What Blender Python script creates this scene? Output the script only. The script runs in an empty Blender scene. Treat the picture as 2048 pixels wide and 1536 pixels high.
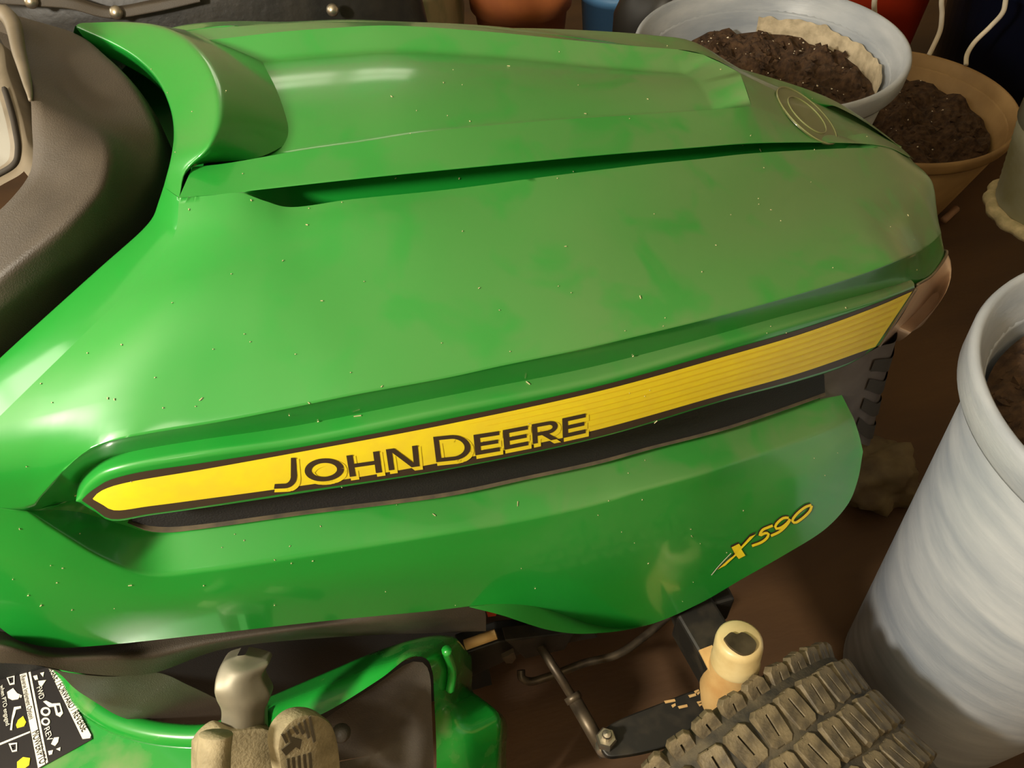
import bpy, bmesh, math, random
import numpy as np
from mathutils import Vector, Matrix, noise as mnoise
from mathutils.bvhtree import BVHTree

# ------------------------------------------------------------------ camera
F = 1540.0
PITCH, ROLL, YAW = 49.0, -4.0, 12.0
CAM = np.array([0.0, -0.655, 1.30])
_p, _r, _y = map(math.radians, (PITCH, ROLL, YAW))
_h = np.array([math.sin(_y), math.cos(_y), 0]); _rt = np.array([math.cos(_y), -math.sin(_y), 0])
FW = math.cos(_p) * _h + np.array([0, 0, -math.sin(_p)])
_up = math.sin(_p) * _h + np.array([0, 0, math.cos(_p)])
RT = math.cos(_r) * _rt + math.sin(_r) * _up
UP = -math.sin(_r) * _rt + math.cos(_r) * _up
scene = bpy.context.scene
col = scene.collection
cd = bpy.data.cameras.new('camera'); cam = bpy.data.objects.new('camera', cd); col.objects.link(cam)
cd.sensor_fit = 'HORIZONTAL'; cd.sensor_width = 36.0; cd.lens = F * 36.0 / 2048.0; cd.clip_start = 0.02
cam.matrix_world = Matrix((( RT[0], UP[0], -FW[0], CAM[0]), (RT[1], UP[1], -FW[1], CAM[1]),
                           (RT[2], UP[2], -FW[2], CAM[2]), (0, 0, 0, 1)))
scene.camera = cam
# ------------------------------------------------------------------ world, lamps, exposure
w = bpy.data.worlds.new('world'); scene.world = w; w.use_nodes = True
w.node_tree.nodes['Background'].inputs[0].default_value = (1.0, 0.86, 0.66, 1)
w.node_tree.nodes['Background'].inputs[1].default_value = 0.035
vs = scene.view_settings
vs.view_transform = 'Standard'; vs.look = 'None'; vs.gamma = 1.0; vs.use_curve_mapping = False
vs.exposure = 1.0
def lamp(name, kind, loc, energy, color, size, target=None):
    l = bpy.data.lights.new(name, kind); l.energy = energy; l.color = color
    if kind == 'AREA':
        l.shape = 'DISK'; l.size = size
    else:
        l.shadow_soft_size = size
    o = bpy.data.objects.new(name, l); col.objects.link(o); o.location = loc
    if target is not None:
        o.rotation_euler = (Vector(target) - Vector(loc)).to_track_quat('-Z', 'Y').to_euler()
    return o
lamp('work_lamp_light', 'POINT', (-1.00, -0.72, 1.66), 72, (1.0, 0.92, 0.77), 0.08)
lamp('fill_light', 'POINT', (-0.4, -1.7, 2.2), 2.5, (1.0, 0.88, 0.72), 0.12)  # weak unseen fill light, added to lift the dim room

# ------------------------------------------------------------------ pixel helpers (2048x1536 frame)
def ray(px, py): return FW + (px - 1024) / F * RT - (py - 768) / F * UP
def Y(px, py, y):
    d = ray(px, py); return CAM + (y - CAM[1]) / d[1] * d
def Z(px, py, z):
    d = ray(px, py); return CAM + (z - CAM[2]) / d[2] * d
def X(px, py, x):
    d = ray(px, py); return CAM + (x - CAM[0]) / d[0] * d
def D(px, py, t): return CAM + t * ray(px, py)
def W(x, y, z): return np.array([x, y, z], float)
_px = [-.6, -.45, -.2, 0, .15, .30, .42, .50, .56, .60, .62, .63, .64]
_py = [-.275, -.283, -.29, -.288, -.28, -.262, -.235, -.205, -.175, -.14, -.10, -.05, 0]
def Yd(x): return float(np.interp(x, _px, _py))
def S(px, py, off=0.0):
    """point where the pixel's ray meets the tractor's side face (plan curve Yd), moved inwards by off"""
    a, b = -0.45, 0.0
    f = lambda y: y - (Yd(Y(px, py, y)[0]) + off)
    for _ in range(40):
        m = .5 * (a + b)
        if f(m) < 0: a = m
        else: b = m
    return Y(px, py, .5 * (a + b))

# ------------------------------------------------------------------ curves and mesh helpers
def spl(pts, n=14):
    P = [np.asarray(p, float) for p in pts]
    if len(P) < 3: 
        return np.array([P[0] + (P[-1] - P[0]) * t for t in np.linspace(0, 1, n)])
    Q = [2 * P[0] - P[1]] + P + [2 * P[-1] - P[-2]]
    out = []
    for i in range(1, len(Q) - 2):
        p0, p1, p2, p3 = Q[i - 1], Q[i], Q[i + 1], Q[i + 2]
        t0 = 0; t1 = t0 + max(1e-6, np.linalg.norm(p1 - p0)) ** .5
        t2 = t1 + max(1e-6, np.linalg.norm(p2 - p1)) ** .5; t3 = t2 + max(1e-6, np.linalg.norm(p3 - p2)) ** .5
        for t in np.linspace(t1, t2, n, endpoint=False):
            A1 = (t1 - t) / (t1 - t0) * p0 + (t - t0) / (t1 - t0) * p1
            A2 = (t2 - t) / (t2 - t1) * p1 + (t - t1) / (t2 - t1) * p2
            A3 = (t3 - t) / (t3 - t2) * p2 + (t - t2) / (t3 - t2) * p3
            B1 = (t2 - t) / (t2 - t0) * A1 + (t - t0) / (t2 - t0) * A2
            B2 = (t3 - t) / (t3 - t1) * A2 + (t - t1) / (t3 - t1) * A3
            out.append((t2 - t) / (t2 - t1) * B1 + (t - t1) / (t2 - t1) * B2)
    out.append(P[-1])
    return np.array(out)
def arcparam(poly):
    s = np.r_[0, np.cumsum(np.linalg.norm(np.diff(poly, axis=0), axis=1))]
    return s / max(s[-1], 1e-9)
def samp(poly, n, tags=None):
    """resample n points; tags = [(x_world, u)] lines up stations of neighbouring rails"""
    s = arcparam(poly)
    if tags:
        ks, ku = [0.0], [0.0]
        for xv, u in tags:
            idx = np.where((poly[:-1, 0] < xv) & (poly[1:, 0] >= xv))[0]
            if len(idx):
                i = idx[0]; f = (xv - poly[i, 0]) / (poly[i + 1, 0] - poly[i, 0])
                ks.append(s[i] + f * (s[i + 1] - s[i])); ku.append(u)
        ks.append(1.0); ku.append(1.0)
        t = np.interp(np.linspace(0, 1, n), ku, ks)
    else:
        t = np.linspace(0, 1, n)
    return np.stack([np.interp(t, s, poly[:, k]) for k in range(3)], 1)
def section(P, R, sub):
    out = [P[0]]
    k = len(P)
    prev = P[0]
    for i in range(1, k):
        p = P[i]
        if i < k - 1 and R[i] > 0:
            da, db = P[i - 1] - p, P[i + 1] - p
            la, lb = np.linalg.norm(da), np.linalg.norm(db)
            ra, rb = min(R[i], .48 * la), min(R[i], .48 * lb)
            a = p + (da / la * ra if la > 1e-9 else 0); b = p + (db / lb * rb if lb > 1e-9 else 0)
        else:
            a = b = p
        for t in range(1, sub[i - 1] + 1):
            out.append(prev + (a - prev) * t / sub[i - 1])
        if i < k - 1 and R[i] > 0:
            m = 7 if R[i] > .03 else 4
            for t in range(1, m + 1):
                t /= m
                out.append((1 - t) ** 2 * a + 2 * t * (1 - t) * p + t * t * b)
        prev = b
    return np.array(out)
def loft(rails, R, sub, n, tags=None):
    rr = [samp(r, n, tags) for r in rails]
    return np.array([section([r[j] for r in rr], R, sub) for j in range(n)])
class MB:
    def __init__(s): s.v = []; s.f = []; s.m = []
    def grid(s, G, mat=0, closed=False):
        n, m, _ = G.shape; o = len(s.v)
        s.v += [tuple(p) for p in G.reshape(-1, 3)]
        for i in range(n - 1):
            for j in range(m - (0 if closed else 1)):
                j2 = (j + 1) % m
                s.f.append((o + i * m + j, o + i * m + j2, o + (i + 1) * m + j2, o + (i + 1) * m + j)); s.m.append(mat)
    def poly(s, pts, mat=0):
        o = len(s.v); s.v += [tuple(p) for p in pts]; s.f.append(tuple(range(o, o + len(pts)))); s.m.append(mat)
    def prism(s, pts, d, mat=0):
        """closed solid: polygon pts swept along vector d"""
        d = np.asarray(d, float); n = len(pts); o = len(s.v)
        s.v += [tuple(p) for p in pts] + [tuple(np.asarray(p) + d) for p in pts]
        s.f.append(tuple(range(o, o + n))); s.f.append(tuple(reversed(range(o + n, o + 2 * n)))); s.m += [mat, mat]
        for i in range(n):
            j = (i + 1) % n
            s.f.append((o + i, o + n + i, o + n + j, o + j)); s.m.append(mat)
    def box(s, c, sx, sy, sz, R=None, mat=0):
        c = np.asarray(c, float)
        P = np.array([(x, y, z) for z in (-.5, .5) for x, y in ((-.5, -.5), (.5, -.5), (.5, .5), (-.5, .5))]) * (sx, sy, sz)
        if R is not None: P = P @ np.array(R).T
        o = len(s.v); s.v += [tuple(p + c) for p in P]
        for f in ((3, 2, 1, 0), (4, 5, 6, 7), (0, 1, 5, 4), (1, 2, 6, 5), (2, 3, 7, 6), (3, 0, 4, 7)):
            s.f.append(tuple(o + i for i in f)); s.m.append(mat)
    def tube(s, path, r, k=10, caps=True, mat=0):
        P = np.asarray(path, float); n = len(P); rad = np.broadcast_to(r, (n,)) if np.ndim(r) < 1 else np.asarray(r)
        T = np.gradient(P, axis=0); T /= np.linalg.norm(T, axis=1)[:, None] + 1e-12
        a = np.array([0, 0, 1.]) if abs(T[0][2]) < .9 else np.array([1., 0, 0])
        u = np.cross(T[0], a); u /= np.linalg.norm(u); rings = []
        for i in range(n):
            u = u - T[i] * (u @ T[i]); u /= np.linalg.norm(u); v = np.cross(T[i], u)
            rings.append([P[i] + rad[i] * (math.cos(t) * u + math.sin(t) * v) for t in np.linspace(0, 2 * math.pi, k, endpoint=False)])
        o = len(s.v); s.grid(np.array(rings), mat, True)
        if caps:
            s.f.append(tuple(reversed(range(o, o + k)))); s.f.append(tuple(range(o + (n - 1) * k, o + n * k))); s.m += [mat, mat]
    def lathe(s, prof, c=(0, 0, 0), axis=(0, 0, 1), k=48, mat=0):
        ax = np.asarray(axis, float); ax /= np.linalg.norm(ax)
        a = np.array([1., 0, 0]) if abs(ax[0]) < .9 else np.array([0, 1., 0])
        u = np.cross(ax, a); u /= np.linalg.norm(u); v = np.cross(ax, u); c = np.asarray(c, float)
        G = np.array([[c + ax * h + r * (math.cos(t) * u + math.sin(t) * v) for t in np.linspace(0, 2 * math.pi, k, endpoint=False)] for r, h in prof])
        s.grid(G, mat, True)
    def mirror(s):
        n = len(s.v); s.v += [(x, -y, z) for x, y, z in s.v]
        s.f += [tuple(n + i for i in reversed(f)) for f in s.f]; s.m += list(s.m)
    def build(s, name, mats, parent=None, smooth=True, weld=1e-5, bevel=0, angle=None):
        me = bpy.data.meshes.new(name); me.from_pydata(s.v, [], s.f)
        mats = mats if isinstance(mats, (list, tuple)) else [mats]
        for m in mats: me.materials.append(m)
        me.polygons.foreach_set('material_index', s.m)
        bm = bmesh.new(); bm.from_mesh(me)
        if weld: bmesh.ops.remove_doubles(bm, verts=bm.verts, dist=weld)
        bmesh.ops.dissolve_degenerate(bm, dist=1e-6, edges=bm.edges)
        bmesh.ops.recalc_face_normals(bm, faces=bm.faces)
        if bevel:
            e = [e for e in bm.edges if len(e.link_faces) == 2 and e.calc_face_angle(0) > .5]
            bmesh.ops.bevel(bm, geom=e, offset=bevel, segments=2, profile=.5, affect='EDGES', clamp_overlap=True)
        for f in bm.faces: f.smooth = smooth
        if angle:
            for e in bm.edges:
                if len(e.link_faces) == 2 and e.calc_face_angle(0) > angle: e.smooth = False
        bm.to_mesh(me); bm.free()
        o = bpy.data.objects.new(name, me); col.objects.link(o)
        if parent is not None: o.parent = parent
        return o
def tag(o, label, cat=None, group=None, kind=None):
    o['label'] = label
    if cat: o['category'] = cat
    if group: o['group'] = group
    if kind: o['kind'] = kind
    return o
def empty(name, loc=(0, 0, 0)):
    o = bpy.data.objects.new(name, None); col.objects.link(o); o.location = loc; o.empty_display_size = .1
    return o
def bvh_of(o):
    me = o.data; return BVHTree.FromPolygons([v.co for v in me.vertices], [p.vertices for p in me.polygons])
def hit(bvhs, px, py, lift=0.0):
    d = Vector(ray(px, py)).normalized(); o = Vector(CAM); best = None
    for b in bvhs:
        h = b.ray_cast(o, d)
        if h[0] is not None and (best is None or h[3] < best[3]): best = h
    if best is None: return None
    n = best[1] if best[1].dot(d) < 0 else -best[1]
    return np.array(best[0] + n * lift), np.array(n)

# ------------------------------------------------------------------ materials
def nd(nt, t, **k):
    n = nt.nodes.new(t)
    for a, b in k.items(): setattr(n, a, b)
    return n
def pm(name, c, rough=.5, metal=0, coat=0, c2=None, scale=20, contrast=(.35, .65), bump=0, bscale=200, detail=6, rough2=None, stretch=None, spec=.5):
    m = bpy.data.materials.new(name); m.use_nodes = True; nt = m.node_tree; b = nt.nodes['Principled BSDF']
    b.inputs['Base Color'].default_value = (*c, 1); b.inputs['Roughness'].default_value = rough; b.inputs['Metallic'].default_value = metal
    b.inputs['Coat Weight'].default_value = coat; b.inputs['Coat Roughness'].default_value = .06; b.inputs['Specular IOR Level'].default_value = spec
    tc = nd(nt, 'ShaderNodeTexCoord'); vec = tc.outputs['Object']
    if stretch:
        mp = nd(nt, 'ShaderNodeMapping'); mp.inputs['Scale'].default_value = stretch; nt.links.new(vec, mp.inputs[0]); vec = mp.outputs[0]
    if c2 is not None:
        n = nd(nt, 'ShaderNodeTexNoise'); n.inputs['Scale'].default_value = scale; n.inputs['Detail'].default_value = detail; nt.links.new(vec, n.inputs['Vector'])
        r = nd(nt, 'ShaderNodeMapRange'); r.inputs[1].default_value, r.inputs[2].default_value = contrast; nt.links.new(n.outputs[0], r.inputs[0])
        x = nd(nt, 'ShaderNodeMix', data_type='RGBA'); x.inputs[6].default_value = (*c, 1); x.inputs[7].default_value = (*c2, 1)
        nt.links.new(r.outputs[0], x.inputs[0]); nt.links.new(x.outputs[2], b.inputs['Base Color'])
        if rough2 is not None:
            q = nd(nt, 'ShaderNodeMapRange'); q.inputs[3].default_value = rough; q.inputs[4].default_value = rough2
            nt.links.new(r.outputs[0], q.inputs[0]); nt.links.new(q.outputs[0], b.inputs['Roughness'])
    if bump:
        n2 = nd(nt, 'ShaderNodeTexNoise'); n2.inputs['Scale'].default_value = bscale; n2.inputs['Detail'].default_value = 4; nt.links.new(vec, n2.inputs['Vector'])
        bp = nd(nt, 'ShaderNodeBump'); bp.inputs['Strength'].default_value = bump; bp.inputs['Distance'].default_value = .002
        nt.links.new(n2.outputs[0], bp.inputs['Height']); nt.links.new(bp.outputs[0], b.inputs['Normal'])
    return m
def paint_material():
    """glossy green paint under a film of dust: thicker towards the nose and on faces that look up, with wiped smudges"""
    m = bpy.data.materials.new('green_paint'); m.use_nodes = True; nt = m.node_tree; b = nt.nodes['Principled BSDF']; L = nt.links.new
    tc = nd(nt, 'ShaderNodeTexCoord'); geo = nd(nt, 'ShaderNodeNewGeometry')
    sep = nd(nt, 'ShaderNodeSeparateXYZ'); L(tc.outputs['Object'], sep.inputs[0])
    sn = nd(nt, 'ShaderNodeSeparateXYZ'); L(geo.outputs['Normal'], sn.inputs[0])
    def rng(src, a, b_, c=0., d=1.):
        r = nd(nt, 'ShaderNodeMapRange'); r.inputs[1].default_value = a; r.inputs[2].default_value = b_; r.inputs[3].default_value = c; r.inputs[4].default_value = d
        L(src, r.inputs[0]); return r.outputs[0]
    def mul(a, b_):
        q = nd(nt, 'ShaderNodeMath', operation='MULTIPLY'); L(a, q.inputs[0])
        if isinstance(b_, float): q.inputs[1].default_value = b_
        else: L(b_, q.inputs[1])
        return q.outputs[0]
    def noise(s, det=5, dist=0.):
        n = nd(nt, 'ShaderNodeTexNoise'); n.inputs['Scale'].default_value = s; n.inputs['Detail'].default_value = det; n.inputs['Distortion'].default_value = dist
        L(tc.outputs['Object'], n.inputs['Vector']); return n.outputs[0]
    up = rng(sn.outputs[2], .05, .75); fr = rng(sep.outputs[0], -.12, .36, .10, 1.05)
    big = rng(noise(4.5, 3, .4), .30, .66); smudge = rng(noise(17, 3, .5), .36, .50)
    lay = mul(mul(up, fr), mul(rng(big, 0, 1, .55, 1.), rng(smudge, 0, 1, .45, 1.)))
    dust = mul(lay, .70)
    mx = nd(nt, 'ShaderNodeMix', data_type='RGBA'); mx.inputs[6].default_value = (.009, .245, .026, 1); mx.inputs[7].default_value = (.165, .19, .092, 1)
    L(dust, mx.inputs[0]); L(mx.outputs[2], b.inputs['Base Color'])
    L(rng(dust, 0, .6, .30, .55), b.inputs['Roughness'])
    b.inputs['Coat Weight'].default_value = .8; L(rng(dust, 0, .6, .09, .24), b.inputs['Coat Roughness'])
    b.inputs['Specular IOR Level'].default_value = .45
    return m
M = dict(
    paint=paint_material(),
    deckgreen=pm('deck_green_paint', (.010, .25, .026), .25, coat=.7, c2=(.16, .24, .08), scale=14, contrast=(.55, .75), rough2=.5),
    brown=pm('decal_brown', (.045, .03, .018), .45),
    yellow=pm('decal_yellow', (.88, .72, .022), .42, c2=(.84, .66, .03), scale=60),
    stripe=pm('decal_stripe', (.80, .58, .02), .42),
    black=pm('black_screen', (.006, .006, .006), .7, bump=.3, bscale=600),
    ledge=pm('dusty_ledge', (.10, .075, .04), .85, c2=(.05, .04, .025), scale=60),
    plastic=pm('dark_plastic', (.030, .023, .016), .48, c2=(.075, .058, .040), scale=12, contrast=(.3, .75), bump=.25, bscale=900, rough2=.7),
    plastic2=pm('bezel_plastic', (.16, .13, .09), .5, c2=(.11, .09, .06), scale=30),
    panel=pm('instrument_glass', (.20, .19, .16), .65),
    lens=pm('lamp_lens', (.66, .48, .35), .35, coat=.6, c2=(.58, .40, .28), scale=25),
    lensrim=pm('lens_rim', (.14, .10, .06), .35, coat=.4),
    grille=pm('grey_grille', (.105, .085, .075), .6, c2=(.075, .06, .05), scale=25),
    slot=pm('grille_slot', (.028, .022, .016), .8),
    rubber=pm('tyre_rubber', (.020, .018, .014), .8, c2=(.12, .095, .055), scale=35, contrast=(.35, .72), bump=.4, bscale=300),
    tread=pm('tread_rubber', (.062, .048, .028), .62, c2=(.20, .155, .085), scale=60, contrast=(.35, .7), bump=.5, bscale=260),
    steel=pm('black_steel', (.010, .009, .007), .5, c2=(.034, .027, .018), scale=30, contrast=(.5, .7)),
    primer=pm('tan_primer', (.62, .40, .16), .55, c2=(.50, .27, .09), scale=25, contrast=(.45, .7)),
    capm=pm('spindle_cap', (.66, .53, .27), .4, coat=.3, c2=(.56, .42, .19), scale=38),
    zinc=pm('zinc_bolt', (.50, .45, .36), .3, metal=.9),
    rod=pm('steel_rod', (.13, .10, .065), .45, metal=.6, c2=(.06, .045, .03), scale=40),
    pedalmetal=pm('pedal_metal', (.17, .155, .115), .5, metal=.35, c2=(.26, .235, .17), scale=20),
    pedalpad=pm('pedal_rubber', (.36, .30, .18), .75, c2=(.22, .18, .10), scale=40, bump=.4, bscale=300),
    pedaldark=pm('pedal_groove', (.075, .06, .035), .85),
    mat=pm('rubber_mat', (.030, .026, .023), .5, c2=(.085, .072, .055), scale=10, contrast=(.35, .75), bump=.3, bscale=500),
    sticker=pm('sticker_black', (.012, .010, .010), .35),
    white=pm('print_white', (.75, .72, .62), .45),
    print_yellow=pm('print_yellow', (.85, .72, .02), .4),
    badge=pm('badge_gold', (.10, .13, .035), .3, coat=.7),
    badgering=pm('badge_ring', (.17, .19, .07), .3, coat=.7),
    potgrey=pm('grey_pot_plastic', (.27, .305, .36), .42, c2=(.50, .53, .57), scale=7, contrast=(.28, .78), stretch=(1, 1, 4.5), bump=.2, bscale=60, rough2=.34),
    crust=pm('mineral_crust', (.62, .52, .36), .9, c2=(.40, .33, .22), scale=50, bump=.6, bscale=150),
    soil=pm('potting_soil', (.030, .014, .006), .95, c2=(.085, .045, .020), scale=80, bump=.8, bscale=200),
    perlite=pm('perlite', (.75, .66, .50), .8),
    tan=pm('tan_pot_plastic', (.40, .25, .10), .6, c2=(.30, .18, .07), scale=12),
    terra=pm('terracotta', (.52, .16, .045), .8, c2=(.44, .13, .04), scale=15),
    blue=pm('blue_plastic', (.10, .26, .50), .5),
    red=pm('red_plastic', (.42, .030, .008), .45),
    navy=pm('navy_plastic', (.006, .009, .028), .35, coat=.3),
    blackp=pm('black_bag_plastic', (.010, .009, .008), .4),
    cord=pm('white_cord', (.72, .64, .50), .7),
    rope=pm('cream_rope', (.62, .52, .30), .9, c2=(.42, .36, .2), scale=60, bump=.6, bscale=200),
    ribbed=pm('ribbed_wrap', (.30, .29, .16), .7, c2=(.42, .42, .34), scale=8),
    leather=pm('black_leather', (.010, .009, .008), .5, c2=(.022, .019, .015), scale=18, bump=.5, bscale=60),
    glaze=pm('green_glaze', (.20, .26, .13), .35, coat=.5, c2=(.58, .50, .30), scale=14, contrast=(.42, .62), stretch=(1, 1, .4)),
    scrap=pm('plastic_scrap', (.16, .12, .06), .6, c2=(.09, .06, .03), scale=25),
    floor=pm('wood_floor', (.105, .050, .016), .6, c2=(.050, .022, .008), scale=2.2, contrast=(.35, .66), bump=.25, bscale=60, stretch=(.6, 2.2, 1)),
    wall=pm('wall_paint', (.58, .50, .36), .8, c2=(.50, .42, .29), scale=3),
    ceil=pm('ceiling_paint', (.72, .66, .52), .9, c2=(.66, .60, .46), scale=2),
    clip=pm('dry_grass', (.46, .42, .22), .8),
    redtag=pm('red_tag', (.5, .05, .015), .5),
    cloth=pm('dark_cloth', (.03, .024, .014), .9),
    wood=pm('stick_wood', (.30, .16, .09), .7),
)

# ------------------------------------------------------------------ the room
def slab(name, c, sx, sy, sz, m, label):
    b = MB(); b.box(c, sx, sy, sz); o = b.build(name, m, smooth=False); o['kind'] = 'structure'; o['label'] = label; return o
slab('floor', (.4, .3, -.05), 6.0, 6.2, .1, M['floor'], 'brown stained wood floor under the garden tractor')
slab('ceiling', (.4, .3, 2.65), 6.0, 6.2, .1, M['ceil'], 'pale ceiling of the storage room')
slab('wall_back', (.4, 3.35, 1.3), 6.0, .1, 2.6, M['wall'], 'beige wall behind the row of pots')
slab('wall_front', (.4, -2.75, 1.3), 6.0, .1, 2.6, M['wall'], 'beige wall facing the hood decal side')
slab('wall_right', (3.35, .3, 1.3), .1, 6.0, 2.6, M['wall'], 'beige wall beyond the tractor nose')
slab('wall_left', (-2.55, .3, 1.3), .1, 6.0, 2.6, M['wall'], 'beige wall behind the tractor seat end')

# unseen glowing windows, added to give the hood bright reflections
def emis(name, c, st):
    m = bpy.data.materials.new(name); m.use_nodes = True; b = m.node_tree.nodes['Principled BSDF']
    b.inputs['Base Color'].default_value = (.5, .5, .5, 1); b.inputs['Emission Color'].default_value = (*c, 1); b.inputs['Emission Strength'].default_value = st; return m
M['paneglow'] = emis('glow_pane', (1.0, .93, .78), 2.6); M['paneglow2'] = emis('glow_pane_high', (1.0, .92, .72), 1.5); M['frame'] = pm('window_frame', (.55, .48, .36), .6)
def window(name, c, u, wd, h, st, label):
    """pane grid in a frame on a wall; c centre, u the wall's horizontal direction, n = pane offset into the room"""
    u = np.array(u, float); n = np.cross(u, [0, 0, 1.]); c = np.array(c, float)
    fr_ = MB()
    Rm = np.stack([u, n, [0, 0, 1.]], 1)
    for dx in (-.5, 0, .5): fr_.box(c + u * wd * dx, .06, .06, h + .06, Rm)
    for dz in (-.5, 0, .5): fr_.box(c + np.array([0, 0, h * dz]), wd, .05, .05, Rm)
    fo = fr_.build(name, M['frame'], smooth=False); fo['kind'] = 'structure'; fo['label'] = label
    for dx in (-.25, .25):
        for dz in (-.25, .25):
            p = MB(); p.box(c + u * wd * dx + np.array([0, 0, h * dz]), wd * .47, .012, h * .47, Rm); p.build('pane', M['paneglow' if st == 1 else 'paneglow2'], fo, smooth=False)
window('added_window_1', (-2.46, 1.35, 1.75), (0, 1, 0), 1.7, 1.2, 1, 'added glowing four-pane window for hood reflections, in the wall behind the seat end')
window('added_window_2', (.25, 3.26, 2.15), (1, 0, 0), 1.1, .55, 2, 'added glowing high window for hood reflections, in the wall behind the pots')

# ------------------------------------------------------------------ garden tractor
TR = empty('garden_tractor')
tag(TR, 'dusty green garden tractor with yellow striped hood decal, parked on the brown floor', 'tractor')
TAGS = [(-.05, .25), (.42, .80)]
NS = 150
# --- feature lines of the hood, traced from the photograph (rear -> nose)
TIP = (65, 1020)
def R_(*pts): return spl(pts)
REAR = (-150, 1000)
rC2 = R_(Y(358, 395, -.140), Y(420, 390, -.142), Y(480, 385, -.143), Y(700, 361, -.142), Y(837, 347, -.139), Y(1042, 327, -.132), Y(1213, 311, -.121),
         Y(1400, 296, -.106), Y(1490, 289, -.097), Y(1614, 286, -.081), Y(1734, 289, -.060), Y(1780, 296, -.047), W(.618, -.022, .785), W(.622, 0, .782))
rC3 = R_(Y(358, 396, -.141), Y(420, 391, -.143), Y(480, 386, -.144), Y(530, 402, -.150), Y(575, 414, -.154), Y(700, 399, -.154), Y(905, 378, -.149), Y(1110, 351, -.140),
         Y(1300, 328, -.127), Y(1400, 318, -.118), Y(1490, 308, -.107), Y(1614, 300, -.088), Y(1734, 296, -.064), Y(1780, 299, -.050), W(.622, -.024, .779), W(.626, 0, .777))
rM0 = R_(Y(352, 492, -.172), Y(450, 475, -.177), Y(600, 465, -.180), Y(800, 440, -.179), Y(1000, 425, -.175), Y(1200, 398, -.165), Y(1400, 375, -.149), Y(1600, 350, -.121), Y(1740, 340, -.093), Y(1800, 340, -.077), W(.622, -.055, .780), W(.632, 0, .768))
rM1 = R_(Y(150, 685, -.229), Y(300, 640, -.233), Y(500, 610, -.233), Y(700, 590, -.230), Y(900, 560, -.226), Y(1200, 505, -.211), Y(1450, 455, -.184), Y(1650, 410, -.148), Y(1770, 388, -.121), Y(1830, 385, -.102), W(.632, -.06, .762), W(.638, 0, .752))
rC4 = R_(S(*REAR), S(-60, 1008), S(20, 1016), S(62, 1013), S(82, 992), S(130, 938), S(165, 905), S(195, 888), S(250, 876), S(330, 862), S(430, 846), S(560, 821), S(700, 792), S(900, 755), S(1000, 733),
         S(1160, 700), S(1300, 667), S(1450, 630), S(1618, 583), S(1722, 550), S(1800, 520), Y(1851, 496, -.160), Y(1880, 470, -.132), W(.634, -.08, .722), W(.642, 0, .715))
rB1 = R_(S(*REAR), S(-60, 1009), S(20, 1017), S(66, 1020, .003), S(110, 1008, .014), S(152, 1000, .020), S(180, 964, .022), S(254, 936, .022), S(400, 911, .022), S(600, 883, .022), S(893, 824, .022), S(1200, 762, .021),
         S(1443, 692, .018), S(1750, 604, .012), S(1828, 573, .006), Y(1868, 547, -.158), Y(1890, 508, -.130), W(.632, -.075, .690), W(.640, 0, .684))
rF = R_(S(*REAR), S(-60, 1010), S(20, 1018), S(66, 1020, .003), S(112, 1012, .014), S(155, 1005, .022), S(185, 1000, .028), S(254, 1005, .032), S(400, 985, .034), S(600, 950, .034), S(893, 895, .034), S(1200, 830, .033), S(1443, 760, .032), S(1650, 700, .03), S(1740, 672, .026))
rC7 = R_(S(*REAR), S(-60, 1011), S(20, 1019), S(66, 1021, .003), S(112, 1020, .014), S(158, 1024, .022), S(200, 1036, .027), S(254, 1052, .028), S(293, 1064, .027), S(332, 1067, .026), S(400, 1060, .025), S(600, 1033, .024), S(893, 995, .024),
         S(1039, 964, .024), S(1200, 929, .024), S(1296, 902, .023), S(1443, 863, .022), S(1589, 814, .020), S(1648, 793, .016), S(1682, 787, .010))
rC8 = R_(S(*REAR), S(-60, 1012), S(20, 1020), S(63, 1024, 0), S(80, 1040, 0), S(125, 1069, -.001), S(195, 1112, -.002), S(254, 1140, -.003), S(293, 1149, -.003), S(332, 1150, -.003), S(400, 1142, -.003), S(444, 1137, -.004), S(702, 1097, -.005), S(893, 1066, -.007),
         S(1039, 1041, -.009), S(1200, 1005, -.011), S(1269, 984, -.013), S(1400, 948, -.016), Y(1500, 915, -.270), Y(1592, 884, -.258), Y(1659, 858, -.247), Y(1690, 845, -.240), Y(1708, 838, -.235))
rL = R_(S(-150, 1085), S(-60, 1110), S(40, 1140, -.004), S(200, 1205, -.008), S(400, 1206, -.010), S(660, 1170, -.012), Y(950, 1135, -.304), Y(1100, 1125, -.307), Y(1200, 1120, -.308), Y(1400, 1070, -.302), Y(1500, 1030, -.295), Y(1600, 975, -.283), Y(1670, 925, -.268), Y(1718, 868, -.247))
rC9 = R_(S(-130, 1140, .010), S(-80, 1190, .006), S(-30, 1232, .004), S(0, 1255, .002), S(40, 1282, 0), S(110, 1295, -.002), S(200, 1291, -.004), S(400, 1270, -.006), S(660, 1241, -.009), Y(860, 1222, -.301), Y(946, 1212, -.304), Y(1005, 1208, -.307), Y(1064, 1212, -.310),
         Y(1122, 1228, -.314), Y(1181, 1248, -.318), Y(1239, 1256, -.320), Y(1300, 1249, -.320), Y(1401, 1206, -.316), Y(1484, 1158, -.311), Y(1565, 1112, -.305), Y(1653, 1056, -.292), Y(1696, 1008, -.280), Y(1715, 962, -.270), Y(1726, 903, -.256))
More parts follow.
